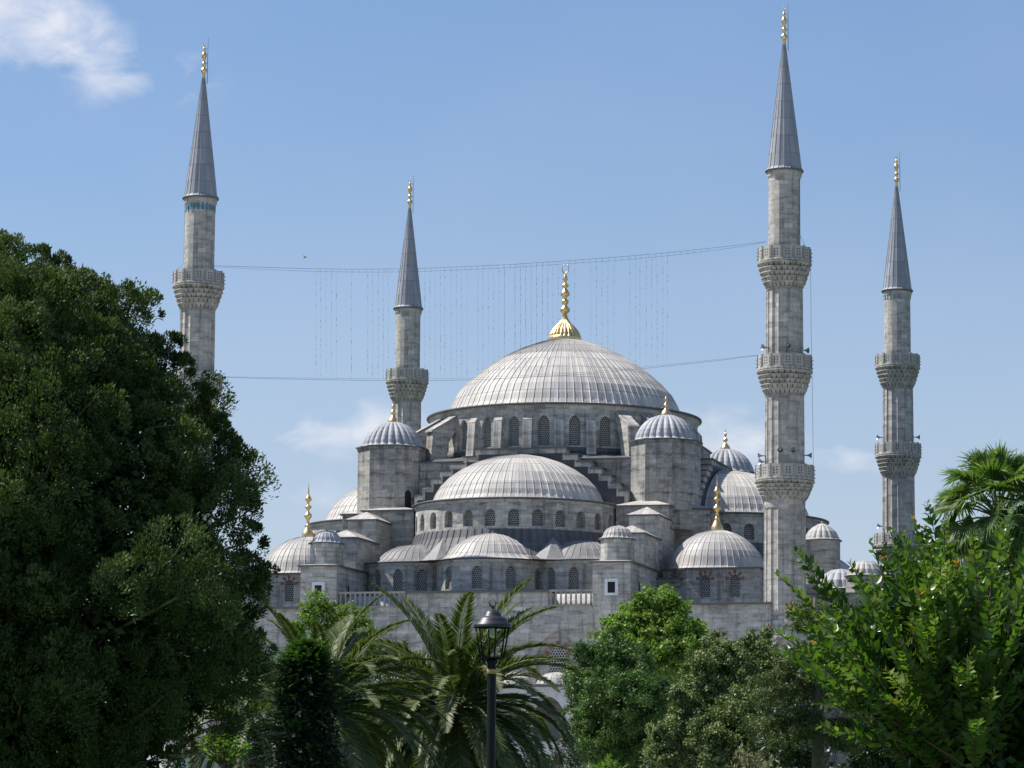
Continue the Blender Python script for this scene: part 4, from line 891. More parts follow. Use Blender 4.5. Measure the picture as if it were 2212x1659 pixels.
# --- date palms
def date_palm(px, py, Y, Lf, n, label, trunk_r=.42, el_rng=(-38, 84), seed=1, group='date palms in the park', special=()):
    rg = np.random.default_rng(seed); c = at(px, py, Y); base = Vector((c.x, c.y, gz(c))); root = empty('date_palm', base)
    rb = MB(); PP, DD, NN_, LL, WW, RR = [], [], [], [], [], []
    fr = [(az, e, l) for az, e, l in special]
    for i in range(n):
        t = (i + .5) / n; fr.append((i * 137.5 + rg.uniform(-15, 15), el_rng[1] - (el_rng[1] - el_rng[0]) * t ** .8 + rg.uniform(-6, 6), Lf * rg.uniform(.85, 1.08)))
    for az, e0, Lg in fr:
        az = R(az); e = R(e0); p = np.array(c) + np.array([math.cos(az), math.sin(az), 0]) * .18; pts = [p.copy()]; k = 22; tg = []
        dr = R(rg.uniform(48, 74)) * (1 if e0 < 62 else .6); tw = rg.uniform(-.22, .22)
        for j in range(k):
            t = (j + .5) / k; ee = e - dr * t ** 1.4 * 1.25; a2 = az + tw * t * t
            d = np.array([math.cos(a2) * math.cos(ee), math.sin(a2) * math.cos(ee), math.sin(ee)]); p = p + d * Lg / k; pts.append(p.copy()); tg.append(d)
        pts = np.array(pts); tg = np.array(tg)
        rb.tube([Vector(q) - base for q in pts[::2]], [.035 * (1 - .85 * i / (len(pts[::2]) - 1)) for i in range(len(pts[::2]))], 4, cap=False)
        m_ = 92; tt = np.linspace(.10, .995, m_); f = tt * k; j = np.minimum(f.astype(int), k - 1); fr_ = (f - j)[:, None]; q = pts[j] * (1 - fr_) + pts[j + 1] * fr_; d = tg[j]
        side = nrm(np.cross(d, np.array([0, 0, 1.]) + rg.normal(0, .05, 3))); upn = np.cross(side, d)
        tone = rg.uniform(-.12, .2) + (.12 if e0 < 0 else 0)
        for s_ in (-1, 1):
            fw = .85 + .6 * tt[:, None]
            D = nrm(side * s_ + d * fw + upn * rg.uniform(.2, .45, (m_, 1)) + rg.normal(0, .07, (m_, 3)) - np.array([0, 0, .14]))
            PP.append(q); DD.append(D); NN_.append(upn - side * s_ * .35 + rg.normal(0, .18, (m_, 3)))
            LL.append(Lg * .14 * (np.sin(np.pi * (tt * .86 + .12)) ** .6) * rg.uniform(.8, 1.15, m_)); WW.append(np.full(m_, .066) * rg.uniform(.8, 1.15, m_))
            RR.append(np.clip(rg.random(m_) * .55 + .15 + tone + .15 * tt, 0, 1))
    leafmesh('fronds', np.concatenate(PP), np.concatenate(DD), np.concatenate(NN_), np.concatenate(LL), np.concatenate(WW), np.concatenate(RR), 'palm', root, base)
    obj('frond_ribs', rb, 'palm_rib', root)
    b = MB(); h = c.z - base.z; lathe(b, [(trunk_r * .9, -.2), (trunk_r * .8, h * .3), (trunk_r * .85, h * .7), (trunk_r * 1.15, h - .45), (trunk_r * .9, h - .1), (.1, h + .1)], n=18)
    a = 0.; z = max(0, h - 5.); nb = int((h - z) / .0075)
    for i in range(nb):                                   # cut frond stumps
        a += 137.5; zz = z + (h - .2 - z) * i / nb; r_ = trunk_r * (.85 if zz < h * .7 else .85 + .3 * (zz - h * .7) / (h * .3)); w_ = 9
        pk = lambda aa, rr, z_: (rr * math.sin(R(aa)), -rr * math.cos(R(aa)), z_)
        b.quad([pk(a - w_, r_ - .02, zz), pk(a + w_, r_ - .02, zz), pk(a + w_ * .6, r_ + .09, zz + .13), pk(a - w_ * .6, r_ + .09, zz + .13)])
        b.quad([pk(a - w_ * .6, r_ + .09, zz + .13), pk(a + w_ * .6, r_ + .09, zz + .13), pk(a + w_ * .6, r_ - .02, zz + .15), pk(a - w_ * .6, r_ - .02, zz + .15)])
    obj('trunk', b, 'palmtrunk', root); tag(root, label, 'palm', group); return root
date_palm(985, 1528, 92, 4.15, 86, 'broad date palm with a thick scaly trunk directly left of the nearest street lamp', .55, seed=3, special=((40, 66, 3.6), (100, 70, 3.2), (150, 58, 3.6), (15, 48, 4.0)))
date_palm(693, 1530, 84, 3.5, 70, 'date palm rising behind the narrow dark yew', .45, seed=5, special=((75, 78, 3.1), (60, 66, 3.3), (130, 70, 3.2), (20, 48, 3.2)))
date_palm(545, 1560, 78, 2.8, 36, 'low date palm half hidden under the edge of the juniper', .4, (-50, 50), seed=8)

# --- fan palm at the right edge
def fan_palm(px, py, Y):
    rg = np.random.default_rng(4); c = at(px, py, Y); base = Vector((c.x, c.y, gz(c))); root = empty('fan_palm', base); st = MB()
    G = []; Dd = []
    for i in range(62):
        dead = i >= 42; t = i / 42
        e = R(82 - 105 * min(1, t) + rg.uniform(-6, 6)) if not dead else R(rg.uniform(-80, -50)); az = R(i * 137.5)
        d = np.array([math.cos(az) * math.cos(e), math.sin(az) * math.cos(e), math.sin(e)]); Lp = rg.uniform(.95, 1.3) if not dead else rg.uniform(.2, .8)
        h = np.array(c) + d * Lp - np.array([0, 0, .22 * Lp * math.cos(e)]); o0 = np.array(c) - np.array([0, 0, (.0 if not dead else rg.uniform(0, 1.1))]); h = h + (o0 - np.array(c))
        st.tube([Vector(o0) - base, Vector((o0 + h) / 2 + np.array([0, 0, .05])) - base, Vector(h) - base], [.03, .022, .016], 4)
        side = nrm(np.cross(d, [0, 0, 1.]) + rg.normal(0, .2, 3)); up_ = np.cross(side, d); bd = R(55 * math.cos(e)) if not dead else 0.; d = nrm(d * math.cos(bd) - up_ * math.sin(bd)); up_ = np.cross(side, d)
        k = 40; aa = np.linspace(-R(112), R(112), k); seg = nrm(d * np.cos(aa)[:, None] + side * np.sin(aa)[:, None] + up_ * .12); Lf = rg.uniform(.68, .86) * (1 - .12 * np.abs(aa) / 2)
        nn = nrm(up_ + rg.normal(0, .35, (k, 3)) + side * (np.where(np.arange(k) % 2, .5, -.5))[:, None])
        tone = rg.uniform(-.15, .25)
        A = (np.repeat(h[None], k, 0), seg, nn, Lf * .85, np.full(k, .085), np.clip(rg.random(k) * .4 + .3 + tone, 0, 1))
        tip = h + seg * (Lf * .5)[:, None]; dr = nrm(seg + np.array([0, 0, -.9 if not dead else -.6]) * rg.uniform(.3, 1.4, (k, 1)) + rg.normal(0, .15, (k, 3)))
        B = (tip, dr, nn, Lf * .6, np.full(k, .035), np.clip(rg.random(k) * .5 + .4 + tone, 0, 1))
        (Dd if dead else G).extend([A, B])
    leafmesh('fronds', *cat(*G), 'fan', root, base); leafmesh('dead_skirt', *cat(*Dd), 'fan_dead', root, base); obj('leaf_stalks', st, 'palm_rib', root)
    trunk(root, [base - Vector((0, 0, .2)), Vector((c.x, c.y, c.z * .6)), Vector((c.x, c.y, c.z - .5)), Vector(c)], [.3, .22, .24, .14], 'palmtrunk')
    tag(root, 'tall fan palm with a brown skirt of dead leaves behind the leafy shrub', 'palm')
fan_palm(2158, 1118, 76)

# --- crape myrtle close to the camera on the right
def crape():
    Y0 = 17.5; rg = np.random.default_rng(9); s = px2m(Y0)
    foot = at(2110, 1659, Y0 + .2); base = Vector((foot.x, foot.y, 0)); root = empty('crape_myrtle', base)
    edge_ = [(1655, 1352), (1672, 1236), (1715, 1186), (1740, 1240), (1800, 1262), (1834, 1215), (1880, 1170), (1919, 1137), (1950, 1150), (1973, 1121), (2003, 1088), (2040, 1130), (2100, 1150), (2160, 1132), (2191, 1095), (2250, 1090), (2320, 1120), (2380, 1250), (1700, 1310), (1690, 1400), (1727, 1405), (1727, 1463), (1758, 1520), (1790, 1500), (1850, 1500), (1874, 1562), (1928, 1608), (1980, 1640)]
    hub = np.array(at(2090, 1640, Y0)); tips = []
    for (x, y) in edge_: tips.append((x, y, rg.uniform(-.35, .35)))
    while len(tips) < 225:
        a = edge_[rg.integers(0, len(edge_))]; k = rg.uniform(.12, .95); x = 2110 + (a[0] - 2110) * k + rg.normal(0, 26); y = 1560 + (a[1] - 1560) * k + rg.normal(0, 26)
        if x < 1700 and y < 1300: continue
        if x > 1930 and y > 1440 and rg.random() < .8: continue
        tips.append((x, y, rg.uniform(-1.15, 1.15) * (1 - .5 * k)))
    st = MB(); A = []; BIG = []
    mains = [np.array(at(x, y, Y0 + dy)) for x, y, dy in ((1900, 1400, .2), (1980, 1330, -.3), (2060, 1280, .1), (2140, 1260, -.2), (2220, 1300, .3), (1880, 1500, -.2), (2000, 1480, .3), (2300, 1400, 0), (1930, 1560, .2))]
    for m_ in mains: st.tube([Vector(q) - base for q in (np.array([foot.x, foot.y, .0]), hub + np.array([0, .0, -.5]), (hub + m_) / 2, m_)], [.05, .035, .022, .010], 6)
    for i, (x, y, dy) in enumerate(tips):
        tip = np.array(at(x, y, Y0 + dy)); mi = mains[int(np.argmin([np.linalg.norm((m_ - tip) * [1, .6, 1]) + (0 if np.linalg.norm(m_ - hub) < np.linalg.norm(tip - hub) + .1 else .6) for m_ in mains]))]
        d = nrm(tip - hub); Ls = min(rg.uniform(.55, .85), np.linalg.norm(tip - hub) * .8); src = tip - d * Ls * .92 - np.array([0, 0, .10]) + rg.normal(0, .03, 3)
        mid = (tip + src) / 2 + np.array([0, 0, rg.uniform(.02, .11)]) + rg.normal(0, .02, 3); pts = []
        for t in np.linspace(0, 1, 9): pts.append((1 - t) ** 2 * src + 2 * t * (1 - t) * mid + t * t * tip)
        pts = np.array(pts)
        st.tube([Vector(q) - base for q in (mi, (mi + src) / 2 - np.array([0, 0, .03]), src)], [.009, .007, .005], 4, cap=False)
        st.tube([Vector(q) - base for q in pts], [.005 - .0035 * j / 8 for j in range(9)], 4, cap=False)
        n = int(Ls / .025); tt = np.linspace(.02, 1, n); f = tt * 8; j = np.minimum(f.astype(int), 7); w_ = (f - j)[:, None]; q = pts[j] * (1 - w_) + pts[j + 1] * w_; tg = nrm(pts[j + 1] - pts[j])
        sd = nrm(np.cross(tg, [0, .25, 1.]) + 1e-6); up_ = np.cross(sd, tg); rot = rg.uniform(-.9, .9); curl = rg.uniform(.05, .3)
        S0 = sd * math.cos(rot) + up_ * math.sin(rot); S1 = -sd * math.sin(rot) + up_ * math.cos(rot)
        alt = np.arange(n) % 2; tone = rg.uniform(-.14, .2) + (.1 if dy < 0 else 0)
        outer = i < len(edge_)
        for s_ in (-1, 1):
            sidev = np.where(alt[:, None], S0 * s_, S0 * s_ * .75 + S1 * .6)
            D = nrm(sidev + tg * .75 + rg.normal(0, .22, (n, 3)) + np.array([0, 0, .12])); sz = (1 - .62 * tt ** 5) * (.6 + .4 * np.minimum(1, tt * 6))
            rn = np.clip(rg.random(n) * .42 + .22 + tone + .18 * tt ** 3, 0, .93); rn = np.where((tt > .95) & (rg.random(n) < (.7 if i % 9 == 0 else .0)), .99, rn)
            A.append((q, D, nrm(up_ + rg.normal(0, .6, (n, 3)) + np.array([-.1, -.25, .5])), .082 * sz * rg.uniform(.75, 1.15, n), .052 * sz * rg.uniform(.8, 1.15, n), rn))
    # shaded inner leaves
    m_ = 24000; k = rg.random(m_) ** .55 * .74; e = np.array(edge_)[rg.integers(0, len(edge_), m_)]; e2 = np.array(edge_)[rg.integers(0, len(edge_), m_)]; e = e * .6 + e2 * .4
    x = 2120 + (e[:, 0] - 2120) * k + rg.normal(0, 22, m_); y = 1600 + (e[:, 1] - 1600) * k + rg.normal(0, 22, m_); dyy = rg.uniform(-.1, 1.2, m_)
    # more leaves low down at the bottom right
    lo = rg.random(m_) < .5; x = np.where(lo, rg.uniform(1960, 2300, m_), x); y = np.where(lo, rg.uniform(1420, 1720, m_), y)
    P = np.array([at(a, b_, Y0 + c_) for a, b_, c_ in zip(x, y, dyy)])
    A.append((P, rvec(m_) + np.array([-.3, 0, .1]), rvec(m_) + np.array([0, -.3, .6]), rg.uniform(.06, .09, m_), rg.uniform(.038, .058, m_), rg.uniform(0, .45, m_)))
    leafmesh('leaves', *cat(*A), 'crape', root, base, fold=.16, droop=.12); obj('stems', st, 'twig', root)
    tag(root, 'leafy glossy green shrub with arching shoots and orange tips, nearest on the right', 'shrub')
crape()

# --- yew column
def yew():
    Y0 = 38.; rg = np.random.default_rng(6); s = px2m(Y0); c = at(655, 1659, Y0); base = Vector((c.x, c.y, 0)); root = empty('yew_tree', base)
    prof = [(1385, 8), (1400, 30), (1425, 56), (1470, 80), (1560, 95), (1640, 112), (1760, 130), (1900, 130)]
    A = []; st = MB()
    for i in range(2700):
        y = rg.uniform(1388, 1880) if i < 2100 else rg.uniform(1385, 1450); r_ = interp(y, prof) * rg.uniform(.5, 1.04); th = rg.uniform(-math.pi, math.pi)
        if math.cos(th) < -.4 and rg.random() < .6: continue
        ax = 662 - (y - 1400) * .05; o = np.array(at(ax, y, Y0)); rd = np.array([math.sin(th), -math.cos(th), 0]); p = o + rd * r_ * s
        d = nrm(rd + np.array([0, 0, rg.uniform(-.25, .45)]) + rg.normal(0, .2, 3)); L = rg.uniform(.14, .26)
        if rg.random() < .03: L *= 2.2; 
        n = 15; tt = np.linspace(0, 1, n); q = p - d * L * .4 + d * L * tt[:, None]; sd = nrm(np.cross(d, [0, 0, 1.]) + rg.normal(0, .2, 3)); topb = .5 if y < 1435 else (.22 if y < 1500 and rg.random() < .4 else 0) + (.5 if L > .3 else 0)  # topb brightens top sprays: new growth, plus sunlight put into the leaf tone
        for s_ in (-1, 1):
            D = nrm(sd * s_ + d * .7 + rg.normal(0, .12, (n, 3))); A.append((q, D, np.repeat(np.cross(sd, d)[None], n, 0) + rg.normal(0, .2, (n, 3)), .045 * (1 - .5 * tt), np.full(n, .012), np.clip(rg.random(n) * .45 + topb * (.5 + .6 * tt), 0, 1)))
    for k_ in range(16):                                  # long loose side shoots on the right
        y = 1430 + rg.uniform(0, 150); p = np.array(at(720, y, Y0 - .2)); d = nrm(np.array([1, rg.uniform(-.4, .2), rg.uniform(-.05, .35)])); L = rg.uniform(.3, .52); n = 30; tt = np.linspace(0, 1, n); q = p + d * L * tt[:, None] + np.array([0, 0, -.07]) * (tt ** 2)[:, None]; sd = nrm(np.cross(d, [0, 0, 1.]))
        for s_ in (-1, 1): A.append((q, nrm(sd * s_ + d * .8 + np.array([0, 0, .2 * s_]) + rg.normal(0, .1, (n, 3))), np.repeat(np.cross(sd, d)[None], n, 0) + rg.normal(0, .3, (n, 3)), .05 * (1 - .5 * tt), np.full(n, .013), np.clip(rg.random(n) * .3 + .35 + .5 * tt, 0, 1)))
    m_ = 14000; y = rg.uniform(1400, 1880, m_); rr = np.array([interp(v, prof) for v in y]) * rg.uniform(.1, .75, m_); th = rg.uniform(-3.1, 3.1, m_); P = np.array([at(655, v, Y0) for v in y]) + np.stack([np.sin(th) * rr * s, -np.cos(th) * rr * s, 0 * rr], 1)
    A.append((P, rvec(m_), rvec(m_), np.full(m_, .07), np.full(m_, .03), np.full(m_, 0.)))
    leafmesh('crown', *cat(*A), 'yew', root, base); t = at(660, 1420, Y0); trunk(root, [base, base.lerp(t, .6), t], [.07, .05, .01])
    tag(root, 'narrow dark yew column with a bright green tip beside the juniper', 'tree')
yew()

# --- trees in the middle distance
G_ = 'trees standing in front of the mosque'
lobed('plane_tree', 235, [(1412, 1345, 68), (1340, 1385, 52, -2), (1490, 1380, 48, 1), (1380, 1430, 60, -3), (1470, 1430, 50, -3), (1405, 1312, 42, -1), (1508, 1390, 30), (1330, 1352, 26, -2), (1440, 1400, 60, -2), (1460, 1320, 28)], .26, .2, 'bright', 'bright yellow-green rounded tree, highest of the clump right of centre', density=26, tpx=1410, group=G_, nsub=80, sub=.24, shift=.08)
lobed('ash_tree', 185, [(1322, 1428, 56), (1385, 1475, 60, 1), (1282, 1470, 52, -1), (1350, 1520, 82, -3), (1270, 1550, 48, -1), (1430, 1530, 55), (1310, 1600, 70, -2), (1400, 1610, 70), (1260, 1410, 26, -1), (1255, 1500, 28)], .24, .075, 'deep', 'deep green tree with drooping leaves, in front of the bright yellow-green one', density=40, tpx=1350, group=G_, droop=.5, nsub=80, sub=.25, rand=.5, shift=.05)
lobed('linden_tree', 165, [(1560, 1410, 42), (1625, 1400, 38, 1), (1520, 1440, 38, -1), (1585, 1470, 62), (1650, 1450, 50, 1), (1510, 1520, 50, -1), (1600, 1560, 70, -2), (1690, 1440, 34), (1470, 1540, 26, -2), (1430, 1590, 34, -3), (1500, 1600, 62, -2), (1430, 1640, 40, -3), (1610, 1640, 70), (1680, 1540, 45, 1), (1540, 1660, 60, -3), (1490, 1470, 26), (1462, 1500, 22, -2)], .15, .085, 'olive', 'olive-green tree speckled with pale seed clusters, right of the deep green one', density=75, tpx=1590, group=G_, pale=.11, nsub=70, sub=.25)
lobed('slender_tree', 210, [(1655, 1372, 20), (1660, 1400, 22), (1648, 1420, 24)], .2, .1, 'olive', 'thin tree top poking up against the wall just left of the nearest minaret foot', density=26, group=G_)
lobed('small_tree', 262, [(690, 1305, 30), (668, 1330, 30), (720, 1340, 38), (765, 1345, 36), (790, 1370, 32), (640, 1360, 26), (745, 1390, 46), (700, 1400, 44), (800, 1410, 30)], .24, .12, 'bright', 'light green tree below the left window box, behind the palms', density=20, tpx=720, group=G_, nsub=60, shift=.02)
lobed('park_tree', 205, [(800, 1440, 44), (860, 1430, 40), (740, 1450, 40), (690, 1440, 40), (640, 1440, 36), (910, 1440, 36)], .2, .1, 'hedge', 'dark leafy tree between the two large date palms', density=34, group=G_)
lobed('park_tree', 140, [(840, 1510, 50), (760, 1560, 60), (870, 1590, 60), (700, 1620, 60), (790, 1650, 60), (900, 1660, 50)], .15, .08, 'hedge', 'dark undergrowth tree low between the yew and the broad date palm', density=40, group=G_)
lobed('park_tree', 128, [(560, 1500, 50), (600, 1560, 50), (590, 1640, 60), (540, 1400, 40)], .14, .07, 'hedge', 'dark tree behind the low date palm, against the juniper', density=40, group=G_)
lobed('park_tree', 150, [(900, 1490, 50), (960, 1470, 42), (830, 1485, 45), (1010, 1500, 50), (1100, 1640, 34), (1045, 1560, 50), (1000, 1640, 60), (1130, 1560, 30, 3), (1060, 1470, 40, 4), (1090, 1420, 26, 4)], .14, .07, 'hedge', 'leafy tree standing directly behind the broad date palm', density=34, group=G_)
lobed('park_tree', 120, [(1960, 1390, 60), (2040, 1440, 70), (1900, 1480, 60), (2120, 1400, 70), (2190, 1480, 80), (2000, 1540, 90), (1880, 1600, 60), (2100, 1620, 100), (1950, 1650, 70), (2190, 1620, 80), (1850, 1660, 40)], .13, .07, 'hedge', 'dark tree mass standing behind the glossy shrub', density=60, group=G_)
lobed('park_tree', 150, [(1960, 1350, 34), (1920, 1400, 30), (2000, 1360, 30)], .16, .08, 'olive', 'pale green tree top glimpsed through the glossy shrub', density=50, group=G_)
lobed('oleander_bush', 170, [(1225, 1600, 24), (1200, 1640, 30), (1240, 1640, 30)], .12, .05, 'hedge', 'small dark bush beside the arcade, left of the deep green tree', 'bush', density=50, twigs=False)

lobed('park_tree', 135, [(1735, 1470, 44), (1790, 1440, 44), (1840, 1500, 50), (1700, 1540, 50), (1760, 1500, 40, 4), (1690, 1620, 50), (1745, 1640, 40)], .13, .07, 'hedge', 'dark tree behind the shaggy cedar', density=50, group=G_)
# --- cedar with level branches
def cedar():
    Y0 = 105.; rg = np.random.default_rng(12); base = at(1772, 1659, Y0); base.z = 0; root = empty('cedar_tree', base); A = []; b = MB()
    top = at(1760, 1290, Y0)
    Bs = [((1765, 1340), (1712, 1312)), ((1765, 1350), (1735, 1340)), ((1768, 1400), (1850, 1390)), ((1768, 1430), (1690, 1440)), ((1770, 1455), (1632, 1462)), ((1770, 1480), (1640, 1500)), ((1770, 1500), (1850, 1490)), ((1770, 1520), (1628, 1568)), ((1772, 1540), (1690, 1560)), ((1772, 1560), (1850, 1560)), ((1775, 1590), (1845, 1612)), ((1770, 1560), (1680, 1600)), ((1775, 1500), (1900, 1520)), ((1768, 1420), (1720, 1410)), ((1770, 1465), (1700, 1475)), ((1770, 1475), (1820, 1470)), ((1772, 1530), (1740, 1590))]
    for k_, ((x0, y0), (x1, y1)) in enumerate(Bs):
        for rep in range(2):
            dy = rg.uniform(-1.5, 1.5); p0 = np.array(at(x0, y0, Y0)); p1 = np.array(at(x1 + rg.normal(0, 6), y1 + rg.normal(0, 6), Y0 + dy)); pm = (p0 + p1) / 2 + np.array([0, 0, .25])
            ts = np.linspace(0, 1, 12)[:, None]; pts = (1 - ts) ** 2 * p0 + 2 * ts * (1 - ts) * pm + ts ** 2 * p1
            b.tube([Vector(q) - base for q in pts[::2]] + [Vector(p1) - base], [.06, .05, .04, .03, .02, .015, .01], 5, cap=False)
            n = 34 if rep == 0 else 24; t = rg.uniform(.3, 1, n); C = (1 - t[:, None]) ** 2 * p0 + 2 * (t * (1 - t))[:, None] * pm + (t ** 2)[:, None] * p1 + np.stack([rg.normal(0, .16, n), rg.normal(0, .3, n), -rg.uniform(0, .26, n)], 1)
            A.append(clumps(C, rg.uniform(.14, .26, n), np.repeat(np.array([[0, -.2, -.5]]), n, 0), 60, .13, .034, .7, .6, -.3, .8))
    leafmesh('crown', *cat(*A), 'cedar', root, base); obj('branches', b, 'bark', root)
    trunk(root, [base, base.lerp(top, .5), top], [.28, .2, .05]); tag(root, 'shaggy cedar with level drooping branches left of the glossy shrub', 'tree')
cedar()
lobed('juniper_bush', 120, [(1712, 1322, 20), (1738, 1318, 22), (1730, 1345, 20)], .12, .03, 'cedar', 'feathery conifer top against the foot of the nearest minaret', density=130, twigs=False)
# --- small plants at the bottom edge
def tuft(name, px, py, Y, n, L, W_, mat, label, cat_):
    rg = np.random.default_rng(int(px)); c = at(px, py, Y); base = Vector((c.x, c.y, gz(c))); root = empty(name, base); A = []; st = MB()
    for i in range(n):
        az = rg.uniform(0, 2 * math.pi); e = rg.uniform(.5, 1.45); d = np.array([math.cos(az) * math.cos(e), math.sin(az) * math.cos(e), math.sin(e)]); Lg = L * rg.uniform(.7, 1.1)
        o = np.array(c) - np.array([0, 0, L * .6]); m_ = 22; tt = np.linspace(.2, 1, m_); q = o + d * Lg * tt[:, None] - np.array([0, 0, .15 * Lg]) * (tt ** 2)[:, None]
        st.tube([Vector(q[0] - d * Lg * .2) - base, Vector(q[-1]) - base], [.02, .006], 4)
        A.append((q, nrm(d * .8 + rvec(m_) * .8), rvec(m_), W_ * 4 * rg.uniform(.7, 1.2, m_), W_ * rg.uniform(.7, 1.2, m_), rg.random(m_)))
    leafmesh('leaves', *cat(*A), mat, root, base); obj('stems', st, 'twig', root)
    trunk(root, [base - Vector((0, 0, .1)), Vector(c) - Vector((0, 0, L * .55))], [.12, .07]); tag(root, label, cat_)
tuft('plume_plant', 1622, 1640, 88, 26, 1.15, .045, 'pale', 'pale feathery plume plant at the bottom edge under the olive-green tree', 'plant')
tuft('spiky_bush', 1305, 1655, 95, 34, .9, .05, 'bright', 'small bright spiky bush at the bottom edge under the deep green tree', 'bush')
tuft('leafy_branch_bush', 480, 1600, 70, 22, .9, .05, 'bright', 'light green sprigs at the lower edge of the juniper, above the white kiosk', 'bush')

# ------------------------------------------------------------------ street lamps
SL = .001768
def lamp_proto():
    root = empty('street_lamp', (0, 0, 0)); H = 5.5; Yp = lambda y: H - (y - 200) * SL
    b = MB(); lathe(b, [(178 * SL, Yp(366)), (180 * SL, Yp(352)), (170 * SL, Yp(330)), (148 * SL, Yp(318)), (140 * SL, Yp(296)), (118 * SL, Yp(270)), (88 * SL, Yp(262)), (82 * SL, Yp(245)), (62 * SL, Yp(215)), (30 * SL, Yp(202)), (14 * SL, Yp(196)), (12 * SL, Yp(185)), (20 * SL, Yp(178)), (8 * SL, Yp(165)), (5 * SL, Yp(160))], n=28)
    cap = obj('lamp_cap', b, 'lampcap', root)
    b = MB(); cz = Yp(140); rr = 30 * SL; b.tube([(rr * math.sin(R(a)), 0, cz - rr * math.cos(R(a))) for a in range(-150, 151, 15)], [max(.004, 9 * SL * math.cos(R(a * .55))) for a in range(-150, 151, 15)], 6); obj('crescent', b, 'lampcap', cap)
    b = MB()
    for k in range(6):
        a = R(60 * k + 12); s_, c_ = math.sin(a), math.cos(a)
        b.tube([(160 * SL * s_, -160 * SL * c_, Yp(362)), (112 * SL * s_, -112 * SL * c_, Yp(640))], 8 * SL, 5)
    lathe(b, [(100 * SL, Yp(650)), (120 * SL, Yp(648)), (120 * SL, Yp(636)), (104 * SL, Yp(634)), (100 * SL, Yp(650))], n=6, smooth=False)
    lathe(b, [(110 * SL, Yp(634)), (.01, Yp(633))], n=12)
    obj('lantern_frame', b, 'black', root)
    b = MB()
    for k in range(4):
        a = R(90 * k + 30); s_, c_ = math.sin(a), math.cos(a)
        b.tube([(r_ * SL * s_, -r_ * SL * c_, Yp(y)) for r_, y in ((108, 652), (90, 662), (78, 690), (55, 712), (40, 722))], 6 * SL, 5)
    lathe(b, [(20 * SL, Yp(640)), (44 * SL, Yp(660)), (30 * SL, Yp(700)), (42 * SL, Yp(730)), (42 * SL, Yp(745))], n=18); obj('scroll_bracket', b, 'black', root)
    b = MB(); lathe(b, [(42 * SL, Yp(745)), (50 * SL, Yp(752)), (46 * SL, Yp(766)), (50 * SL, Yp(780)), (42 * SL, Yp(790))], n=20); obj('gold_collar', b, plain('dull_gold_paint', (.50, .33, .12), .45, .5, .2), root)
    b = MB(); lathe(b, [(.16, 0), (.16, .25), (.11, .35), (.10, .9), (42 * SL, 1.1), (40 * SL, Yp(790))], n=20); obj('post', b, 'black', root)
    b = MB(); lathe(b, [(30 * SL, Yp(372)), (26 * SL, Yp(420)), (12 * SL, Yp(440)), (2 * SL, Yp(442))], n=12); obj('bulb', b, 'marble', root)
    return root
lp = lamp_proto()
for i, (px, py, Y, sc_, lab) in enumerate(((1064, 1317, 51.8, 1, 'nearest black street lamp with crescent finial, in front of the date palm'), (1081, 1561, 96, 1, 'street lamp with a yellow warning plate, just right behind the nearest one'), (1159, 1600, 128, 1, 'dark lantern among the drooping palm fronds right of the nearest lamp'),
        (787, 1607, 150, 1, 'small street lamp low between the yew and the broad palm trunk'), (1650, 1592, 140, 1, 'street lamp standing over the pale plume plant'), (1796, 1612, 175, 1, 'small far street lamp right of the cedar trunk'), (1277, 1648, 150, 1, 'lamp whose cap alone shows beside the small spiky bush'))):
    o = lp if i == 0 else copy_tree(lp); p = at(px, py, Y); g = gz(p); k = (p.z - g) / 5.5; o.location = (p.x, p.y, g)
    o.scale = (1, 1, 1) if i == 0 else (min(k, 1.15),) * 3
    o.location.z = p.z - 5.5 * o.scale[2]
    tag(o, lab, 'street lamp', 'black street lamps in the park')
    if i == 1:
        b = MB(); b.quad([(-.12, -.10, 0), (.12, -.10, 0), (.12, -.10, .3), (-.12, -.10, .3)]); z = (at(1082, 1659, 96).z - o.location.z) / o.scale[2]
        pl = obj('warning_plate', b, plain('yellow_plate', (.75, .55, .02), .5, 0, 0.), o, (0, 0, z - .05))
        b = MB(); b.tube([(-.07, -.106, .08), (.07, -.106, .08), (0, -.106, .21), (-.07, -.106, .08)], .008, 4); obj('warning_symbol', b, 'black', pl)

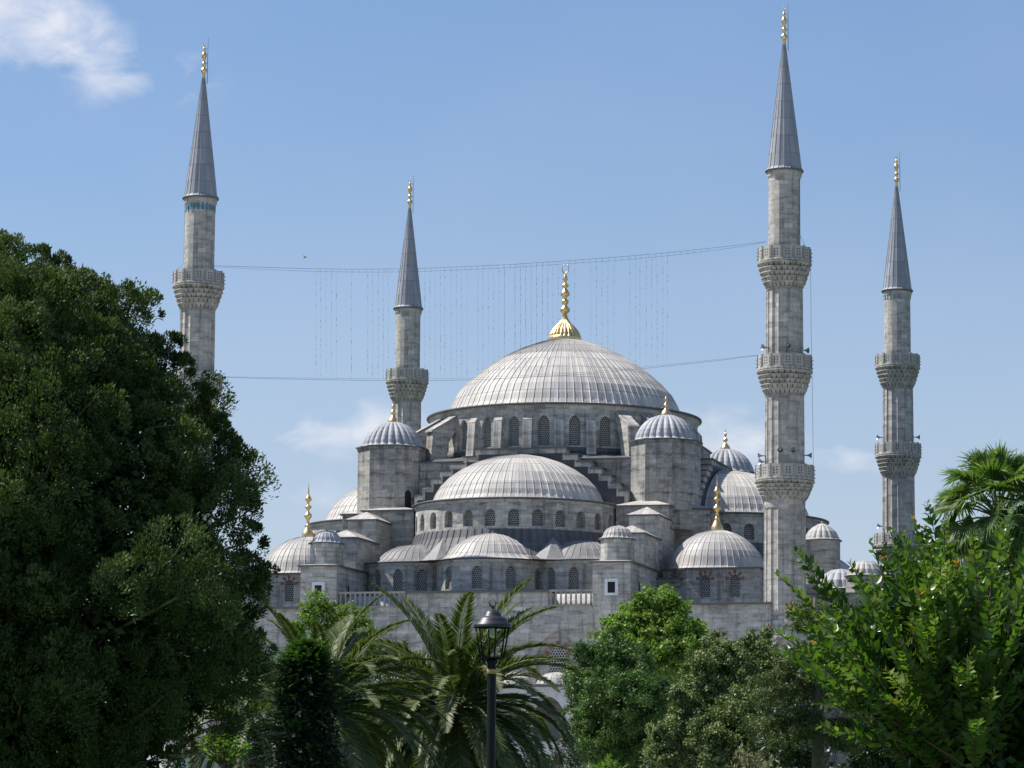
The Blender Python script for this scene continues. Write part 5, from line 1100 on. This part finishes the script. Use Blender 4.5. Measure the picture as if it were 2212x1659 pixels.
# ------------------------------------------------------------------ kiosk and sign at lower left
kp = at(478, 1640, 96); kx = MB(); w_, d_ = 1.15, 1.6; ze = at(478, 1632, 96).z; zr = at(478, 1598, 96).z; g = 0
M['plaster'] = plain('white_plaster', (.62, .62, .62), .8, 0, .2, 1.)
root = empty('kiosk', (kp.x, kp.y, 0), R(14))
kx.quad([(-w_, -d_, 0), (w_, -d_, 0), (w_, -d_, ze), (0, -d_, zr), (-w_, -d_, ze)]); kx.quad([(w_, d_, 0), (-w_, d_, 0), (-w_, d_, ze), (0, d_, zr), (w_, d_, ze)])
kx.quad([(w_, -d_, 0), (w_, d_, 0), (w_, d_, ze), (w_, -d_, ze)]); kx.quad([(-w_, d_, 0), (-w_, -d_, 0), (-w_, -d_, ze), (-w_, d_, ze)]); obj('wall', kx, 'plaster', root)
b = MB(); o_ = .25
for s_ in (-1, 1):
    sl_ = (zr - ze) / w_; P0 = [(0, -d_ - o_, zr + .03), (s_ * (w_ + o_), -d_ - o_, ze - o_ * sl_ + .03), (s_ * (w_ + o_), d_ + o_, ze - o_ * sl_ + .03), (0, d_ + o_, zr + .03)]; P1 = [(x, y, z + .12) for x, y, z in P0]
    b.quad(P0); b.quad(P1)
    for i in range(4): b.quad([P0[i], P0[(i + 1) % 4], P1[(i + 1) % 4], P1[i]])
obj('roof', b, 'bark', root)
b = MB(); pane(b, lambda s, z, d: (s, -d_ - .01, z), 0, .8, .0, 2.1, False, 0); obj('door', b, 'dark', root)
tag(root, 'small white gabled kiosk half hidden under the juniper at lower left', 'kiosk')
sp = at(521, 1650, 84); root = empty('park_sign', (sp.x, sp.y, 0)); zc = sp.z
b = MB(); b.box(-.13, .13, -.02, .02, zc - .5, zc - .13); b.box(-.13, .13, -.02, .02, zc - .11, zc + .12); obj('sign_board', b, 'white', root)
b = MB(); b.box(-.16, -.13, -.03, .03, 0, zc + .16); b.box(.13, .16, -.03, .03, 0, zc + .16); obj('post', b, 'metal', root)
b = MB(); b.quad([(.07, -.024, zc - .08), (.11, -.024, zc - .08), (.11, -.024, zc + .09), (.07, -.024, zc + .09)]); obj('red_stripe', b, plain('sign_red', (.5, .05, .05), .5, 0, 0), root)
b = MB()
for i in range(2): b.quad([(-.11, -.024, zc + .05 - i * .06), (.04, -.024, zc + .05 - i * .06), (.04, -.024, zc + .065 - i * .06), (-.11, -.024, zc + .065 - i * .06)])
for i in range(3): b.quad([(-.10, -.024, zc - .19 - i * .07), (.08, -.024, zc - .19 - i * .07), (.08, -.024, zc - .175 - i * .07), (-.10, -.024, zc - .175 - i * .07)])
obj('faint_text_lines', b, 'metal', root)
tag(root, 'small white information sign with a red mark by the kiosk', 'sign')
